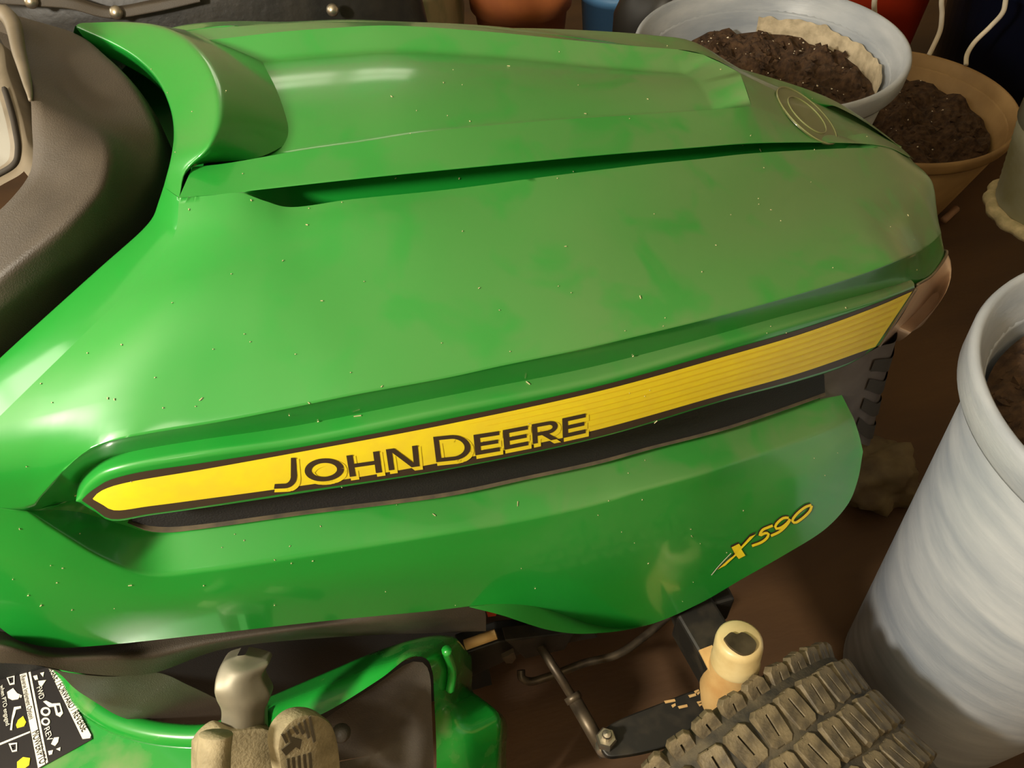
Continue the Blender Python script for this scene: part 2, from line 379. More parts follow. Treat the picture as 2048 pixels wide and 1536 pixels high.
# --- rear edge: crease (A1) and free edge (A2) of the turned-out flange and the lip round the dash opening
rA2s = R_(Y(325, 372, -.115), Y(314, 405, -.125), Y(304, 432, -.134), Y(285, 456, -.142), Y(200, 532, -.164), Y(100, 622, -.186), Y(0, 713, -.205), Y(-90, 800, -.222), Y(-180, 900, -.238), Y(-230, 1000, -.250), Y(-235, 1100, -.252), Y(-190, 1170, -.255))
# shoulder line of the upper side panel; it runs on behind the tip of the trough
rK = R_(S(-100, 930, .004), S(0, 917, .004), S(100, 899, .003), S(195, 884, .001), S(250, 874.5), S(330, 860.5), S(430, 844.5), S(560, 819.5), S(700, 790.5), S(900, 753.5), S(1000, 731.5),
        S(1160, 698.5), S(1300, 665.5), S(1450, 628.5), S(1618, 581.5), S(1722, 548.5), S(1800, 518.5), Y(1851, 494.5, -.160), Y(1880, 468.5, -.132), W(.634, -.08, .724), W(.642, 0, .717))
hood = MB()
def strip(rails, R, sub, n=NS, tags=TAGS, mat=0):
    G = loft(rails, R, sub, n, tags); hood.grid(G, mat); return G
GA = strip([rC3, rM0, rM1, rK, rC4, rB1], [0, .12, .12, .030, .0025, 0], [4, 6, 8, 3, 5])
strip([rB1, rF, rC7], [0, .004, 0], [3, 3], tags=None)
GC = strip([rC7, rC8, rL, rC9], [0, .0035, .10, 0], [4, 8, 6])
# flare at the lower edge and the folded-in hem
flA = R_(Y(940, 1213, -.304), Y(1005, 1208, -.307), Y(1064, 1212, -.310), Y(1122, 1228, -.314), Y(1181, 1248, -.318), Y(1239, 1256, -.320), Y(1292, 1250, -.320))
flB = R_(Y(938, 1214, -.304), Y(1005, 1231, -.327), Y(1050, 1246, -.339), Y(1093, 1259, -.347), Y(1146, 1267, -.350), Y(1200, 1266, -.345), Y(1245, 1261, -.333), Y(1294, 1251, -.320))
hood.grid(loft([flA, flB], [0, 0], [5], 40))
hem = rC9 + np.array([0, .030, .004]); hood.grid(loft([rC9, hem], [0, 0], [2], NS))
# --- top: slot, ridge band, sunken centre panel, nose
def interp_x(poly, x): 
    return np.array([x, np.interp(x, poly[:, 0], poly[:, 1]), np.interp(x, poly[:, 0], poly[:, 2])])
sl_tags = [(-.04, .2), (.42, .80)]
ramp = lambda poly, d, dy: np.array([p + np.array([0, dy * min(1, max(0, (p[0] + .078) / .03)), -d * min(1, max(0, (p[0] + .078) / .03)) * min(1, max(0, (.535 - p[0]) / .05))]) for p in poly])
rC1 = R_(Y(385, 334, -.108), Y(450, 327, -.108), Y(600, 301, -.106), Y(727, 283, -.104), Y(850, 264, -.100), Y(1070, 243, -.088), Y(1280, 229, -.074), Y(1400, 221, -.066), Y(1480, 215, -.060), Y(1500, 213, -.056),
         W(.43, -.05, .883), W(.49, -.045, .853), W(.56, -.035, .815), W(.605, -.018, .790), W(.620, 0, .784))
def c1(x): return interp_x(rC1[:int(np.argmax(rC1[:, 0] > .5))], x)
ridge0 = np.array([Y(358, 394, -.165)])
hood.grid(loft([rC1, rC2, ramp(rC2, .010, .026), ramp(rC2, .045, .024), ramp(rC3, .036, .004), rC3], [0, .0025, .002, .002, .0015, 0], [4, 3, 3, 3, 3], 220, sl_tags))
xs = np.linspace(-.10, .352, 50)
crown = .006
fl = []; P1 = []; P0 = []; E1 = []
for x in np.linspace(-.112, .352, 70):
    q = c1(x); d = .015
    E1.append(q); P1.append(W(x, q[1] + .024, q[2] - d)); P0.append(W(x, 0, q[2] - d + crown + .002))
e = c1(.352); f = c1(.378)
E1.append(f); P1.append(W(.381, f[1] + .012, f[2] + .001)); P0.append(W(.392, 0, f[2] + .004))
E1, P1, P0 = map(np.array, (E1, P1, P0))
sec = []
for a, b, c_ in zip(P0, P1, E1):
    pts = [W(*(a * (1 - t) + b * t)) for t in np.linspace(0, 1, 7)]
    for i, t in enumerate(np.linspace(0, 1, 7)): pts[i][2] = b[2] + (a[2] - b[2]) * (1 - t * t)
    sec.append(section(pts + [c_], [0] * 6 + [.006, 0], [1] * 6 + [4]))
hood.grid(np.array(sec))
# nose in front of the panel: centre line -> C1
n0 = R_(W(.392, 0, f[2] + .004), W(.43, 0, .892), W(.485, 0, .861), W(.56, 0, .820), W(.605, 0, .792), W(.620, 0, .784))
n1 = np.array([p for p in rC1 if p[0] >= f[0]])
n1 = np.vstack([f, W(.386, f[1] + .004, f[2]), n1]) if n1[0][0] > .386 else np.vstack([f, n1])
nb = np.vstack([W(.381, f[1] + .012, f[2] + .001), n1[2:] + np.array([0, .012, .002])])
mid = (samp(n0, 60) + samp(n1, 60)) / 2 + np.array([0, 0, .002])
hood.grid(loft([n0, mid, n1], [0, .05, 0], [4, 4], 60))
hood.mirror()
# rear flange and its return (right side), and its far twin
rA3s = rA2s + np.array([.012, .02, -.02])
rA1s = np.vstack([GA[0], GC[0][1:]])
hood.grid(loft([rA1s, rA2s, rA3s], [0, .003, 0], [6, 2], 120))
mir = np.array([1, -1, 1])
rA2f = R_(Y(150, 52, .17), W(-.25, .20, .955), W(-.32, .235, .88), W(-.38, .25, .76), W(-.39, .25, .66))
hood.grid(loft([rA1s * mir, rA2f], [0, 0], [6], 60))
# raised lip round the dash opening
lA2 = R_(Y(325, 372, -.115), Z(340, 312, .984), Z(345, 260, .984), Z(337, 212, .986), Z(313, 160, .988), Z(270, 115, .988), Z(215, 82, .986), Y(150, 52, .17))
lA1 = R_(Y(358, 395, -.140), Y(370, 345, -.118), Z(416, 296, 1.000), Z(434, 255, 1.004), Z(438, 205, 1.006), Z(426, 150, 1.006), Z(397, 102, 1.005), Z(350, 64, 1.001), Z(300, 47, .996), Z(240, 42, .988), Y(162, 45, .175))
lA0 = R_(Y(358, 395, -.140), Y(383, 335, -.108), Z(520, 314, .970), Z(586, 274, .966), Z(592, 232, .966), Z(577, 182, .966), Z(532, 130, .966), Z(470, 90, .967), Z(415, 68, .968), W(-.10, .108, .975), W(-.12, .140, .980))
lA3 = lA2 + np.array([.006, 0, -.024])
hood.grid(loft([lA3, lA2, lA1, lA0], [0, .003, .005, 0], [2, 6, 8], 80))
HOOD = hood.build('hood', M['paint'], TR, weld=1e-5)
HB = bvh_of(HOOD)

# --- decal bar: raised rail in the side trough
bTop = R_(S(152, 1000, .001), S(160, 982, .001), S(176, 965, 0), S(205, 947, -.001), S(254, 933, -.002), S(400, 908, -.003), S(600, 880, -.003), S(893, 821, -.003), S(1200, 759, -.003), S(1443, 689, -.002), S(1600, 644, -.002), S(1750, 600, -.001), S(1800, 583, -.001), S(1832, 570, 0))
bBot = R_(S(153, 1001, .001), S(165, 1012, .001), S(190, 1027, 0), S(221, 1045, -.001), S(300, 1034, -.003), S(400, 1020, -.004), S(600, 990, -.005), S(893, 943, -.005), S(1200, 878, -.005), S(1443, 806, -.004), S(1600, 764, -.003), S(1700, 730, -.002), S(1757, 693, -.001))
bar = MB()
inn = np.array([0, .020, 0])
midr = (samp(bTop, 160) + samp(bBot, 160)) / 2 + np.array([0, -.0015, 0])
bar.grid(loft([bTop + inn, bTop, midr, bBot, bBot + inn], [0, .005, .03, .0035, 0], [2, 6, 6, 2], 160))
BAR = bar.build('decal_bar', M['paint'], TR, weld=1e-5); BAR['label'] = 'green raised rail carrying the yellow decal'
BB = bvh_of(BAR)
# --- black screen strip below the bar, with its dusty ledge
def shift(rail, dpx): return rail
scr = MB()
sT = R_(S(262, 1030, .026), S(300, 1026, .026), S(400, 1010, .026), S(600, 980, .026), S(893, 933, .026), S(1200, 868, .026), S(1443, 796, .024), S(1600, 754, .022), S(1648, 740, .020))
sM = R_(S(264, 1044, .024), S(300, 1052, .023), S(340, 1054, .022), S(400, 1049, .021), S(600, 1022, .021), S(893, 985, .020), S(1039, 955, .020), S(1200, 920, .020), S(1296, 894, .019), S(1443, 856, .018), S(1589, 807, .017), S(1650, 785, .014))
sB = R_(S(254, 1047, .020), S(293, 1063, .018), S(332, 1067, .017), S(400, 1060, .017), S(600, 1032, .016), S(893, 995, .016), S(1039, 964, .016), S(1200, 929, .016), S(1296, 902, .015), S(1443, 864, .014), S(1589, 815, .013), S(1652, 793, .010))
scr.grid(loft([sT, sM], [0, 0], [3], 100)); SC = scr.build('side_screen', M['black'], TR); SC['label'] = 'black air screen below the decal'
led = MB(); led.grid(loft([sM, sB, sB + np.array([0, .008, -.004])], [0, .002, 0], [2, 1], 100)); LD = led.build('screen_ledge', M['ledge'], TR); LD['label'] = 'dusty brown ledge under the air screen'

# --- flat decals laid on a part along pixel outlines
def on(bvhs, pts, lift):
    out = []
    for p in pts:
        h = hit(bvhs, *p, lift)
        if h is not None: out.append(h[0])
    return out
def densify(pts, step=12):
    out = []
    for a, b in zip(pts, list(pts[1:]) + [pts[0]]):
        n = max(1, int(math.hypot(b[0] - a[0], b[1] - a[1]) / step))
        out += [(a[0] + (b[0] - a[0]) * i / n, a[1] + (b[1] - a[1]) * i / n) for i in range(n)]
    return out
def spl2(pts, n=8): return [tuple(p[:2]) for p in spl([(x, y, 0) for x, y in pts], n)]
def ribbon(bvhs, a, b, lift, n=120, m=5):
    """sheet between two pixel polylines a (top) and b (bottom), laid on the surface"""
    A = samp(np.array([(x, y, 0) for x, y in a], float), n); B = samp(np.array([(x, y, 0) for x, y in b], float), n)
    G = np.zeros((n, m, 3)); last = None
    for i in range(n):
        for j in range(m):
            p = A[i] * (1 - j / (m - 1)) + B[i] * j / (m - 1)
            h = hit(bvhs, p[0], p[1], lift)
            G[i, j] = h[0] if h is not None else (last if last is not None else S(p[0], p[1], -.004))
            last = G[i, j]
    return G
DB = [BB]
dec = MB()
brT = spl2([(164, 999), (178, 985), (195, 973), (215, 961), (273, 945), (400, 926), (600, 894), (893, 838), (1200, 771), (1443, 703), (1600, 658), (1750, 607), (1828, 576)])
brB = spl2([(165, 1001), (190, 1018), (219, 1037), (300, 1027), (400, 1013), (600, 982), (893, 937), (1200, 872), (1443, 800), (1600, 757), (1700, 724), (1752, 697)])
dec.grid(ribbon(DB, brT, brB, .0003)); DEC = dec.build('decal_border', M['brown'], TR); DEC['label'] = 'brown border print of the side decal'
yl = MB()
yT = spl2([(186, 996), (196, 985), (215, 975), (254, 964), (400, 939), (600, 903), (893, 848), (1200, 781), (1443, 714), (1600, 668), (1750, 614), (1824, 582)])
yB = spl2([(187, 998), (205, 1008), (225, 1019), (300, 1011), (400, 998), (548, 978), (700, 956), (893, 922), (1176, 863), (1443, 789), (1600, 745), (1750, 693)])
yl.grid(ribbon(DB, yT, yB, .0005, 140, 7)); YL = yl.build('decal_stripe', M['yellow'], DEC); YL['label'] = 'yellow stripe of the side decal'
# fine darker lines printed along the front half of the yellow stripe
A = samp(np.array([(x, y, 0) for x, y in yT]), 141); B = samp(np.array([(x, y, 0) for x, y in yB]), 141)
for k in range(6):
    f0 = .10 + k * .150; st = MB(); i0 = 64 + k * 3
    a = [tuple((A[i] * (1 - f0) + B[i] * f0)[:2]) for i in range(i0, 140)]
    b = [tuple((A[i] * (1 - f0 - .045 * (i - i0 + 8) / (140 - i0)) + B[i] * (f0 + .045 * (i - i0 + 8) / (140 - i0)))[:2]) for i in range(i0, 140)]
    st.grid(ribbon(DB, a, b, .0007, 60, 3)); st.build('decal_line', M['stripe'], DEC)

# --- lettering: strokes in a unit box, mapped to each letter's quad in the photograph
def arc_pts(cx, cy, rx, ry, a0, a1, n=14):
    return [(cx + rx * math.cos(math.radians(a)), cy + ry * math.sin(math.radians(a))) for a in np.linspace(a0, a1, n)]
def band(path, wx, wy):
    """outline pieces (quads) of a stroke along a unit-box path, stroke widths wx/wy for vertical/horizontal runs"""
    P = np.array(path, float); q = []; T = np.gradient(P, axis=0); T /= np.linalg.norm(T, axis=1)[:, None] + 1e-9
    N = np.stack([-T[:, 1] * wx, T[:, 0] * wy], 1) * .5
    for i in range(len(P) - 1):
        q.append([P[i] + N[i], P[i + 1] + N[i + 1], P[i + 1] - N[i + 1], P[i] - N[i]])
    return q
def rect(x0, y0, x1, y1): return [[(x0, y0), (x1, y0), (x1, y1), (x0, y1)]]
VW, HW = .17, .21
def glyph(ch):
    if ch == 'J': return rect(.60, 0, .60 + .26, .62) + band([(.73, .60)] + arc_pts(.38, .60, .35, .33, 0, 90, 10) + [(0, .93)], .25, .16)
    if ch == 'O': return band(arc_pts(.5, .5, .42, .40, 0, 360, 36), .18, .20)
    if ch == 'H': return rect(0, 0, .19, 1) + rect(.81, 0, 1, 1) + rect(.19, .42, .81, .60)
    if ch == 'N': return rect(0, 0, .18, 1) + rect(.82, 0, 1, 1) + [[(0.05, 0), (.26, 0), (.95, 1), (.74, 1)]]
    if ch == 'D': return rect(0, 0, .15, 1) + rect(.15, 0, .50, .15) + rect(.15, .85, .50, 1) + band(arc_pts(.48, .5, .435, .425, -90, 90, 20), .165, .15)
    if ch == 'E': return rect(0, 0, .24, 1) + rect(.24, 0, 1, .20) + rect(.24, .41, .94, .60) + rect(.24, .80, 1, 1)
    if ch == 'R': return rect(0, 0, .20, 1) + rect(.20, 0, .66, .19) + rect(.20, .46, .66, .64) + band(arc_pts(.64, .32, .26, .225, -90, 90, 14), .20, .19) + [[(.36, .62), (.64, .62), (1.02, 1), (.74, 1)]]
C0 = lambda x, y: (450 + x / 2.56, 800 + y / 2.56)
letters = [('J', (278, 292), (376, 290), (250, 448), (392, 442)), ('O', (404, 300), (600, 288), (414, 420), (612, 402)), ('H', (620, 280), (788, 256), (638, 389), (803, 365)),
           ('N', (822, 248), (985, 227), (838, 356), (995, 334)), ('D', (1064, 184), (1242, 166), (1080, 314), (1268, 294)), ('E', (1270, 174), (1402, 154), (1280, 279), (1406, 257)),
           ('E', (1420, 150), (1548, 126), (1428, 251), (1551, 227)), ('R', (1568, 120), (1702, 96), (1574, 221), (1700, 195)), ('E', (1724, 90), (1844, 64), (1727, 191), (1844, 165))]
def glyph_mesh(ch, quad, lift, grow=0.0, dx=0, dy=0):
    mb = MB(); TL, TR_, BL, BR = [np.array(C0(*q)) for q in quad]
    w_, h_ = np.linalg.norm(TR_ - TL), np.linalg.norm(BL - TL)
    for q in glyph(ch):
        q = np.array(q, float)
        if grow:
            c = q.mean(0); sgn = np.sign(q - c); q = q + sgn * np.array([grow / w_, grow / h_])
        n = 3
        G = np.zeros((n, n, 3))
        for i in range(n):
            for j in range(n):
                s_, t_ = i / (n - 1), j / (n - 1)
                u, v = (q[0] * (1 - s_) + q[1] * s_) * (1 - t_) + (q[3] * (1 - s_) + q[2] * s_) * t_
                p = (TL * (1 - u) + TR_ * u) * (1 - v) + (BL * (1 - u) + BR * u) * v + np.array([dx, dy])
                h = hit(DB, p[0], p[1], lift); G[i, j] = h[0] if h is not None else S(p[0], p[1], -.006)
        mb.grid(G)
    return mb
for ch, *quad in letters:
    glyph_mesh(ch, quad, .0008, 2.2, 4.5, 5).build('letter_shadow', M['yellow'], DEC)
    glyph_mesh(ch, quad, .0010).build('letter', M['brown'], DEC)
# --- model number on the lower panel
N0 = lambda x, y: (1300 + x / 4.096, 950 + y / 4.096)
def flat(poly, lift, m, name, parent, step=10, bv=None):
    P = densify([N0(*p) for p in poly], step); pts = on(bv or [HB], P, lift)
    mb = MB(); c = np.mean(pts, axis=0); o = len(mb.v); mb.v += [tuple(p) for p in pts] + [tuple(c)]; n = len(pts)
    for i in range(n): mb.f.append((i, (i + 1) % n, n)); mb.m.append(0)
    return mb.build(name, m, parent)
def stroke(path, wd, lift, m, name, parent, n=24):
    P = samp(np.array([(x, y, 0) for x, y in spl2(path)]), n)[:, :2]; T = np.gradient(P, axis=0); T /= np.linalg.norm(T, axis=1)[:, None]
    N = np.stack([-T[:, 1], T[:, 0]], 1) * wd / 2; mb = MB(); G = []
    for i in range(n):
        row = []
        for s_ in (1, 0, -1):
            h = hit([HB], *N0(*(P[i] + N[i] * s_)), lift); row.append(h[0])
        G.append(row)
    mb.grid(np.array(G)); return mb.build(name, m, parent)
num = [[(1000, 408), (955, 425), (915, 445), (893, 490), (935, 470), (965, 474), (955, 505), (910, 543), (830, 574)],
       [(1130, 345), (1090, 345), (1030, 395), (1020, 430), (1060, 428), (1120, 385), (1148, 345), (1120, 395), (1060, 455), (985, 492)],
       [(1315, 240), (1270, 255), (1190, 320), (1160, 370), (1180, 385), (1240, 350), (1305, 285), (1318, 245)]]
xpoly = [(545, 768), (640, 690), (690, 640), (662, 585), (722, 555), (740, 578), (812, 498), (862, 478), (742, 600), (776, 652), (722, 680), (700, 652), (610, 735)]
flat(xpoly, .0008, M['brown'], 'model_number_outline', TR)
big = [((x - 700) * 1.07 + 696, (y - 620) * 1.10 + 616) for x, y in xpoly]
o_ = flat(big, .0006, M['brown'], 'model_number_outline', TR)
flat(xpoly, .0014, M['yellow'], 'model_number', TR)
for pth in num:
    stroke(pth, 36, .0007, M['brown'], 'model_number_outline', TR); stroke(pth, 21, .0013, M['yellow'], 'model_number', TR)
stroke([(497, 812), (560, 735), (658, 632)], 6, .0015, M['white'], 'model_number_edge', TR)
# --- round badge on the nose
def ell(cx, cy, n=40):
    q = hit([HB], 1618, 234); return q
q = hit([HB], 1612, 232)
if q is not None:
    c, nn = q; nn = Vector(nn); t1 = nn.cross(Vector((0, 1, 0))).normalized(); t2 = nn.cross(t1)
    def oval(rx, ry, tube, h, m, name, fill):
        mb = MB(); K = 48
        prof = [(1, 0), (1, h), (.96, h * 1.15), (0, h * 1.3)] if fill else [(1, 0), (1, h), (1 - tube, h), (1 - tube, 0)]
        G = np.array([[np.array(Vector(c) + t1 * (math.cos(a) * rx * k) + t2 * (math.sin(a) * ry * k) + nn * (hh - .012 * (k * math.cos(a)) ** 2 * 0)) for a in np.linspace(0, 2 * math.pi, K, endpoint=False)] for k, hh in prof])
        mb.grid(G, 0, True); return mb.build(name, m, TR)
    oval(.037, .043, 0, .0012, M['badge'], 'nose_badge', True)['label'] = 'round dull gold badge on the hood nose'
    oval(.037, .043, .035, .0021, M['badgering'], 'badge_ring', False); oval(.024, .028, .05, .0024, M['badgering'], 'badge_ring', False)

# --- headlight lens wrapping the nose corner
lens = MB()
lT = R_(S(1834, 570, .001), Y(1868, 546, -.160), Y(1894, 505, -.132), W(.630, -.095, .705), W(.642, -.05, .694), W(.646, 0, .690))
lB = R_(S(1757, 694, .001), S(1790, 684, .0), Y(1821, 666, -.170), Y(1852, 636, -.146), W(.630, -.07, .655), W(.640, 0, .648))
sec = []
for a, b in zip(lT, lB):
    m = (a + b) / 2; o_ = np.array([m[0] - .35, m[1] * 1.2, 0]); o_ /= np.linalg.norm(o_); row = []
    for t in np.linspace(0, 1, 12): row.append(a * (1 - t) + b * t + o_ * .016 * math.sin(math.pi * t ** .8) * min(1, max(.15, (a[0] - .50) * 12)))
    sec.append(row + [b + np.array([-.02, .02, .004])])
lens.grid(np.array(sec)); lens.mirror()
LN = lens.build('headlight_lens', M['lens'], TR, weld=1e-4); LN['label'] = 'beige headlight lens wrapping the nose'
rim = MB(); rim.tube(np.vstack([lT, (lT * mir)[::-1]]), .0016, 6); rim.build('lens_rim', M['lensrim'], TR)
r2 = MB(); r2.tube(R_(S(1832, 576, 0), S(1795, 634, -.001), S(1757, 692, 0)), .0022, 6); r2.build('lens_seam', M['lensrim'], TR)
# --- grille under the lens
gr = MB()
gT = R_(Y(1640, 752, -.213), Y(1700, 724, -.208), Y(1757, 694, -.192), Y(1794, 676, -.166), W(.590, -.10, .645), W(.604, 0, .64))
gB = R_(Y(1640, 800, -.213), Y(1690, 850, -.206), Y(1728, 890, -.190), Y(1738, 884, -.174), W(.560, -.10, .475), W(.575, 0, .47))
gr.grid(loft([gT, gB], [0, 0], [8], 60)); gr.mirror()
GR = gr.build('front_grille', M['grille'], TR, weld=1e-4); GR['label'] = 'grey plastic front grille below the lens'
gs = samp(gT, 60); gb = samp(gB, 60)
for k, t in enumerate((.14, .36, .58, .80)):
    mb = MB(); pa = [gs[i] * (1 - t) + gb[i] * t + np.array([.0015, -.0015, 0]) for i in range(15 + k, 60)]
    pb = [gs[i] * (1 - t - .13) + gb[i] * (t + .13) + np.array([.0015, -.0015, 0]) for i in range(15 + k, 60)]
    mb.grid(np.stack([pa, pb], 1)); mb.mirror(); mb.build('grille_slot', M['slot'], GR, weld=0)

# --- dash cowl behind the hood opening
cw = MB()
k0 = R_(Y(-160, -10, 0.200), Y(-60, 10, 0.160), Y(14, 32, 0.120), Y(40, 110, 0.049), Y(56, 170, -0.008), Y(62, 205, -0.043), Y(64, 255, -0.063), Y(66, 300, -0.078), Y(60, 345, -0.093), Y(20, 400, -0.113), Y(-60, 470, -0.128), Y(-200, 590, -0.148))
k1 = R_(Y(-120, -12, 0.210), Y(-20, 15, 0.175), Y(70, 47, 0.150), Y(110, 120, 0.063), Y(150, 200, 0.002), Y(190, 240, -0.038), Y(212, 275, -0.073), Y(220, 310, -0.098), Y(205, 370, -0.128), Y(140, 440, -0.153), Y(0, 550, -0.178), Y(-160, 680, -0.193))
k2 = R_(Y(-60, 0, 0.225), Y(40, 36, 0.200), Y(140, 62, 0.175), Y(205, 106, 0.093), Y(258, 158, 0.041), Y(300, 222, 0.002), Y(318, 268, -0.028), Y(316, 330, -0.058), Y(276, 405, -0.103), Y(186, 492, -0.146), Y(0, 625, -0.185), Y(-150, 760, -0.203))
k3 = R_(Y(-40, 8, 0.250), Y(60, 42, 0.225), Y(158, 72, 0.185), Y(222, 122, 0.120), Y(276, 176, 0.071), Y(318, 240, 0.034), Y(334, 290, 0.012), Y(338, 360, -0.028), Y(306, 448, -0.080), Y(210, 560, -0.123), Y(20, 725, -0.163), Y(-130, 860, -0.183))
k4 = k3 + np.array([.0, .01, -.14])
G = loft([k0, k1, k2, k3, k4], [0, .007, .007, .007, 0], [5, 5, 5, 3], 90); cw.grid(G)
kin = k0 + np.array([-.010, .012, -.022]); cw.grid(loft([k0, kin], [0, 0], [2], 90))
CW = cw.build('dash_cowl', M['plastic'], TR); CW['label'] = 'dusty dark plastic dash cowl'
bz = MB()
z0 = R_(Y(-150, 60, 0.140), Y(-60, 70, 0.110), Y(0, 85, 0.085), Y(14, 140, 0.049), Y(34, 200, -0.008), Y(50, 260, -0.053), Y(57, 310, -0.078), Y(50, 340, -0.088), Y(0, 372, -0.093), Y(-120, 440, -0.108))
ctr = Y(-130, 230, .02) + np.array([0, 0, -.012])
bz.grid(np.array([[p * (1 - t) + ctr * t for t in (0, .12, .2)] for p in z0])); bz.grid(np.array([[p + (p - ctr) * .16 + np.array([0, 0, -.03]), p] for p in z0[:100]])); BZ = bz.build('dash_bezel', M['plastic2'], TR)
ip = MB(); ip.grid(np.array([[p * (1 - t) + ctr * t + np.array([0, 0, -.002]) for t in (.20, .6, 1)] for p in z0])); IP = ip.build('instrument_panel', M['panel'], TR); IP['label'] = 'pale grey instrument panel'
gp = MB(); gp.tube([z0[i] * .90 + ctr * .10 + np.array([0, 0, .002]) for i in range(50, 112)], .0022, 6); gp.build('bezel_gap', M['slot'], TR)
rg = MB(); rg.tube(k0[26:70] + np.array([0, 0, .0005]), np.linspace(.0075, .0015, 44), 8); rg.build('cowl_ridge', M['plastic2'], TR)

# --- dark tunnel cover below the hood, green footrest deck, pedals
tc_ = MB()
t0 = R_(Y(-150, 1250, -.27), S(0, 1262, .016), S(110, 1292, .016), S(250, 1285, .016), S(400, 1267, .016), S(660, 1238, .016), Y(900, 1216, -.285), Y(968, 1212, -.285))
t1 = R_(Y(-150, 1290, -.29), Y(0, 1290, -.305), Y(110, 1312, -.302), Y(230, 1312, -.298), Y(300, 1312, -.292), Y(420, 1288, -.286), Y(660, 1252, -.282), Y(900, 1240, -.282), Y(972, 1232, -.282))
t2 = R_(Y(-150, 1325, -.29), Y(0, 1326, -.305), Y(70, 1330, -.306), Y(150, 1345, -.302), Y(250, 1352, -.295), Y(312, 1345, -.288), Y(440, 1300, -.27), Y(660, 1275, -.26), Y(900, 1265, -.268), Y(972, 1262, -.272))
tc_.grid(loft([t0, t1, t2], [0, .01, 0], [3, 3], 80))
# bowl round the pedal shaft
b0 = R_(Y(70, 1330, -.306), Y(150, 1347, -.300), Y(230, 1353, -.294), Y(312, 1345, -.287), Y(380, 1372, -.287), Y(442, 1402, -.287))
b1 = R_(Y(105, 1332, -.300), Y(160, 1385, -.292), Y(230, 1412, -.288), Y(320, 1425, -.284), Y(390, 1425, -.282), Y(442, 1420, -.282))
b2 = R_(Y(160, 1362, -.283), Y(198, 1408, -.281), Y(248, 1436, -.279), Y(320, 1452, -.277), Y(400, 1456, -.276), Y(450, 1448, -.275))
tc_.grid(loft([b0, b1, b2], [0, .008, 0], [5, 4], 50))
TC = tc_.build('tunnel_cover', M['plastic'], TR); TC['label'] = 'dusty dark plastic tunnel cover below the hood'
# black sheets standing in for the unlit interior behind the openings
dk = MB(); dk.grid(np.array([[W(x, -.19, z) for z in (.75, .40, .02)] for x in np.linspace(-.75, .03, 8)])); dk.grid(np.array([[W(-.088, y, z) for z in (.93, .7, .4)] for y in np.linspace(-.19, .19, 5)])); dk.build('shade_sheet', M['black'], TR)
# green deck
dz = .452
dp = [Z(-200, 1330, dz), Z(60, 1322, dz), Z(120, 1335, dz), Z(175, 1410, dz), Z(240, 1442, dz), Z(330, 1458, dz), Z(420, 1460, dz), Z(480, 1440, dz), Z(530, 1410, dz), Z(560, 1640, dz), Z(-200, 1640, dz)]
deck = MB(); deck.prism(dp, (0, 0, -.02))
DK = deck.build('footrest_deck', M['deckgreen'], TR, smooth=False, bevel=.003); DK['label'] = 'green steel footrest deck'
bead = MB(); bead.tube(R_(Z(95, 1290, dz), Z(143, 1348, dz), Z(172, 1398, dz), Z(212, 1432, dz), Z(268, 1456, dz), Z(340, 1470, dz), Z(420, 1470, dz), Z(500, 1440, dz)), .012, 14); bead.build('deck_bead', M['deckgreen'], TR)
# front of the footrest: raised green frame with a recessed rubber mat
fr = MB()
g0 = R_(Y(528, 1398, -.270), Y(640, 1350, -.270), Y(760, 1300, -.272), Y(830, 1278, -.276), Y(880, 1270, -.280), Y(912, 1276, -.288), Y(922, 1320, -.292), Y(928, 1372, -.298), Y(960, 1395, -.318), Y(998, 1430, -.345), Y(999, 1500, -.375), Y(999, 1580, -.40))
g1 = R_(Y(530, 1420, -.30), Y(640, 1380, -.305), Y(760, 1330, -.310), Y(822, 1304, -.312), Y(868, 1306, -.316), Y(885, 1330, -.320), Y(892, 1370, -.326), Y(894, 1400, -.336), Y(915, 1440, -.352), Y(930, 1480, -.372), Y(930, 1540, -.395), Y(930, 1600, -.41))
g2 = R_(Y(530, 1470, -.33), Y(640, 1430, -.33), Y(760, 1358, -.325), Y(822, 1314, -.322), Y(850, 1316, -.325), Y(864, 1340, -.330), Y(868, 1390, -.340), Y(870, 1430, -.352), Y(872, 1470, -.366), Y(873, 1510, -.382), Y(873, 1560, -.40), Y(873, 1620, -.412))
fr.grid(loft([g0, g1, g2], [0, .014, 0], [6, 6], 90))
g3 = g0 + np.array([.01, .03, -.12]); fr.grid(loft([g0, g3], [0, 0], [3], 90))
FR = fr.build('footrest_frame', M['deckgreen'], TR); FR['label'] = 'green raised frame at the front of the footrest'
ml = R_(Y(530, 1540, -.35), Y(650, 1432, -.322), Y(740, 1372, -.316), Y(822, 1318, -.312), Y(846, 1320, -.313), Y(858, 1342, -.318), Y(862, 1400, -.330), Y(864, 1450, -.345), Y(866, 1500, -.364), Y(866, 1560, -.385), Y(850, 1640, -.40), Y(700, 1680, -.405), Y(545, 1640, -.39), Y(530, 1545, -.352))
cm = Y(740, 1500, -.345) + np.array([0, 0, -.02])
mt_ = MB(); mt_.grid(np.array([section([p + np.array([0, -.004, .002]), p * .80 + cm * .20, p * .62 + cm * .38 + np.array([0, 0, -.008]), cm], [0, .012, .012, 0], [2, 3, 6]) for p in samp(ml, 70)]))
MT = mt_.build('foot_mat', M['mat'], TR); MT['label'] = 'dusty black rubber foot mat'
nub = MB(); nub.lathe([(0, .012), (.006, .011), (.009, .006), (.010, 0)], Y(683, 1465, -.352), (0, -.6, .8), 16); nub.build('mat_stud', M['mat'], TR)
rib_ = MB(); rib_.tube(R_(Y(893, 1300, -.318), Y(905, 1345, -.320), Y(900, 1380, -.33)), .0055, 10); rib_.build('frame_rib', M['deckgreen'], TR)
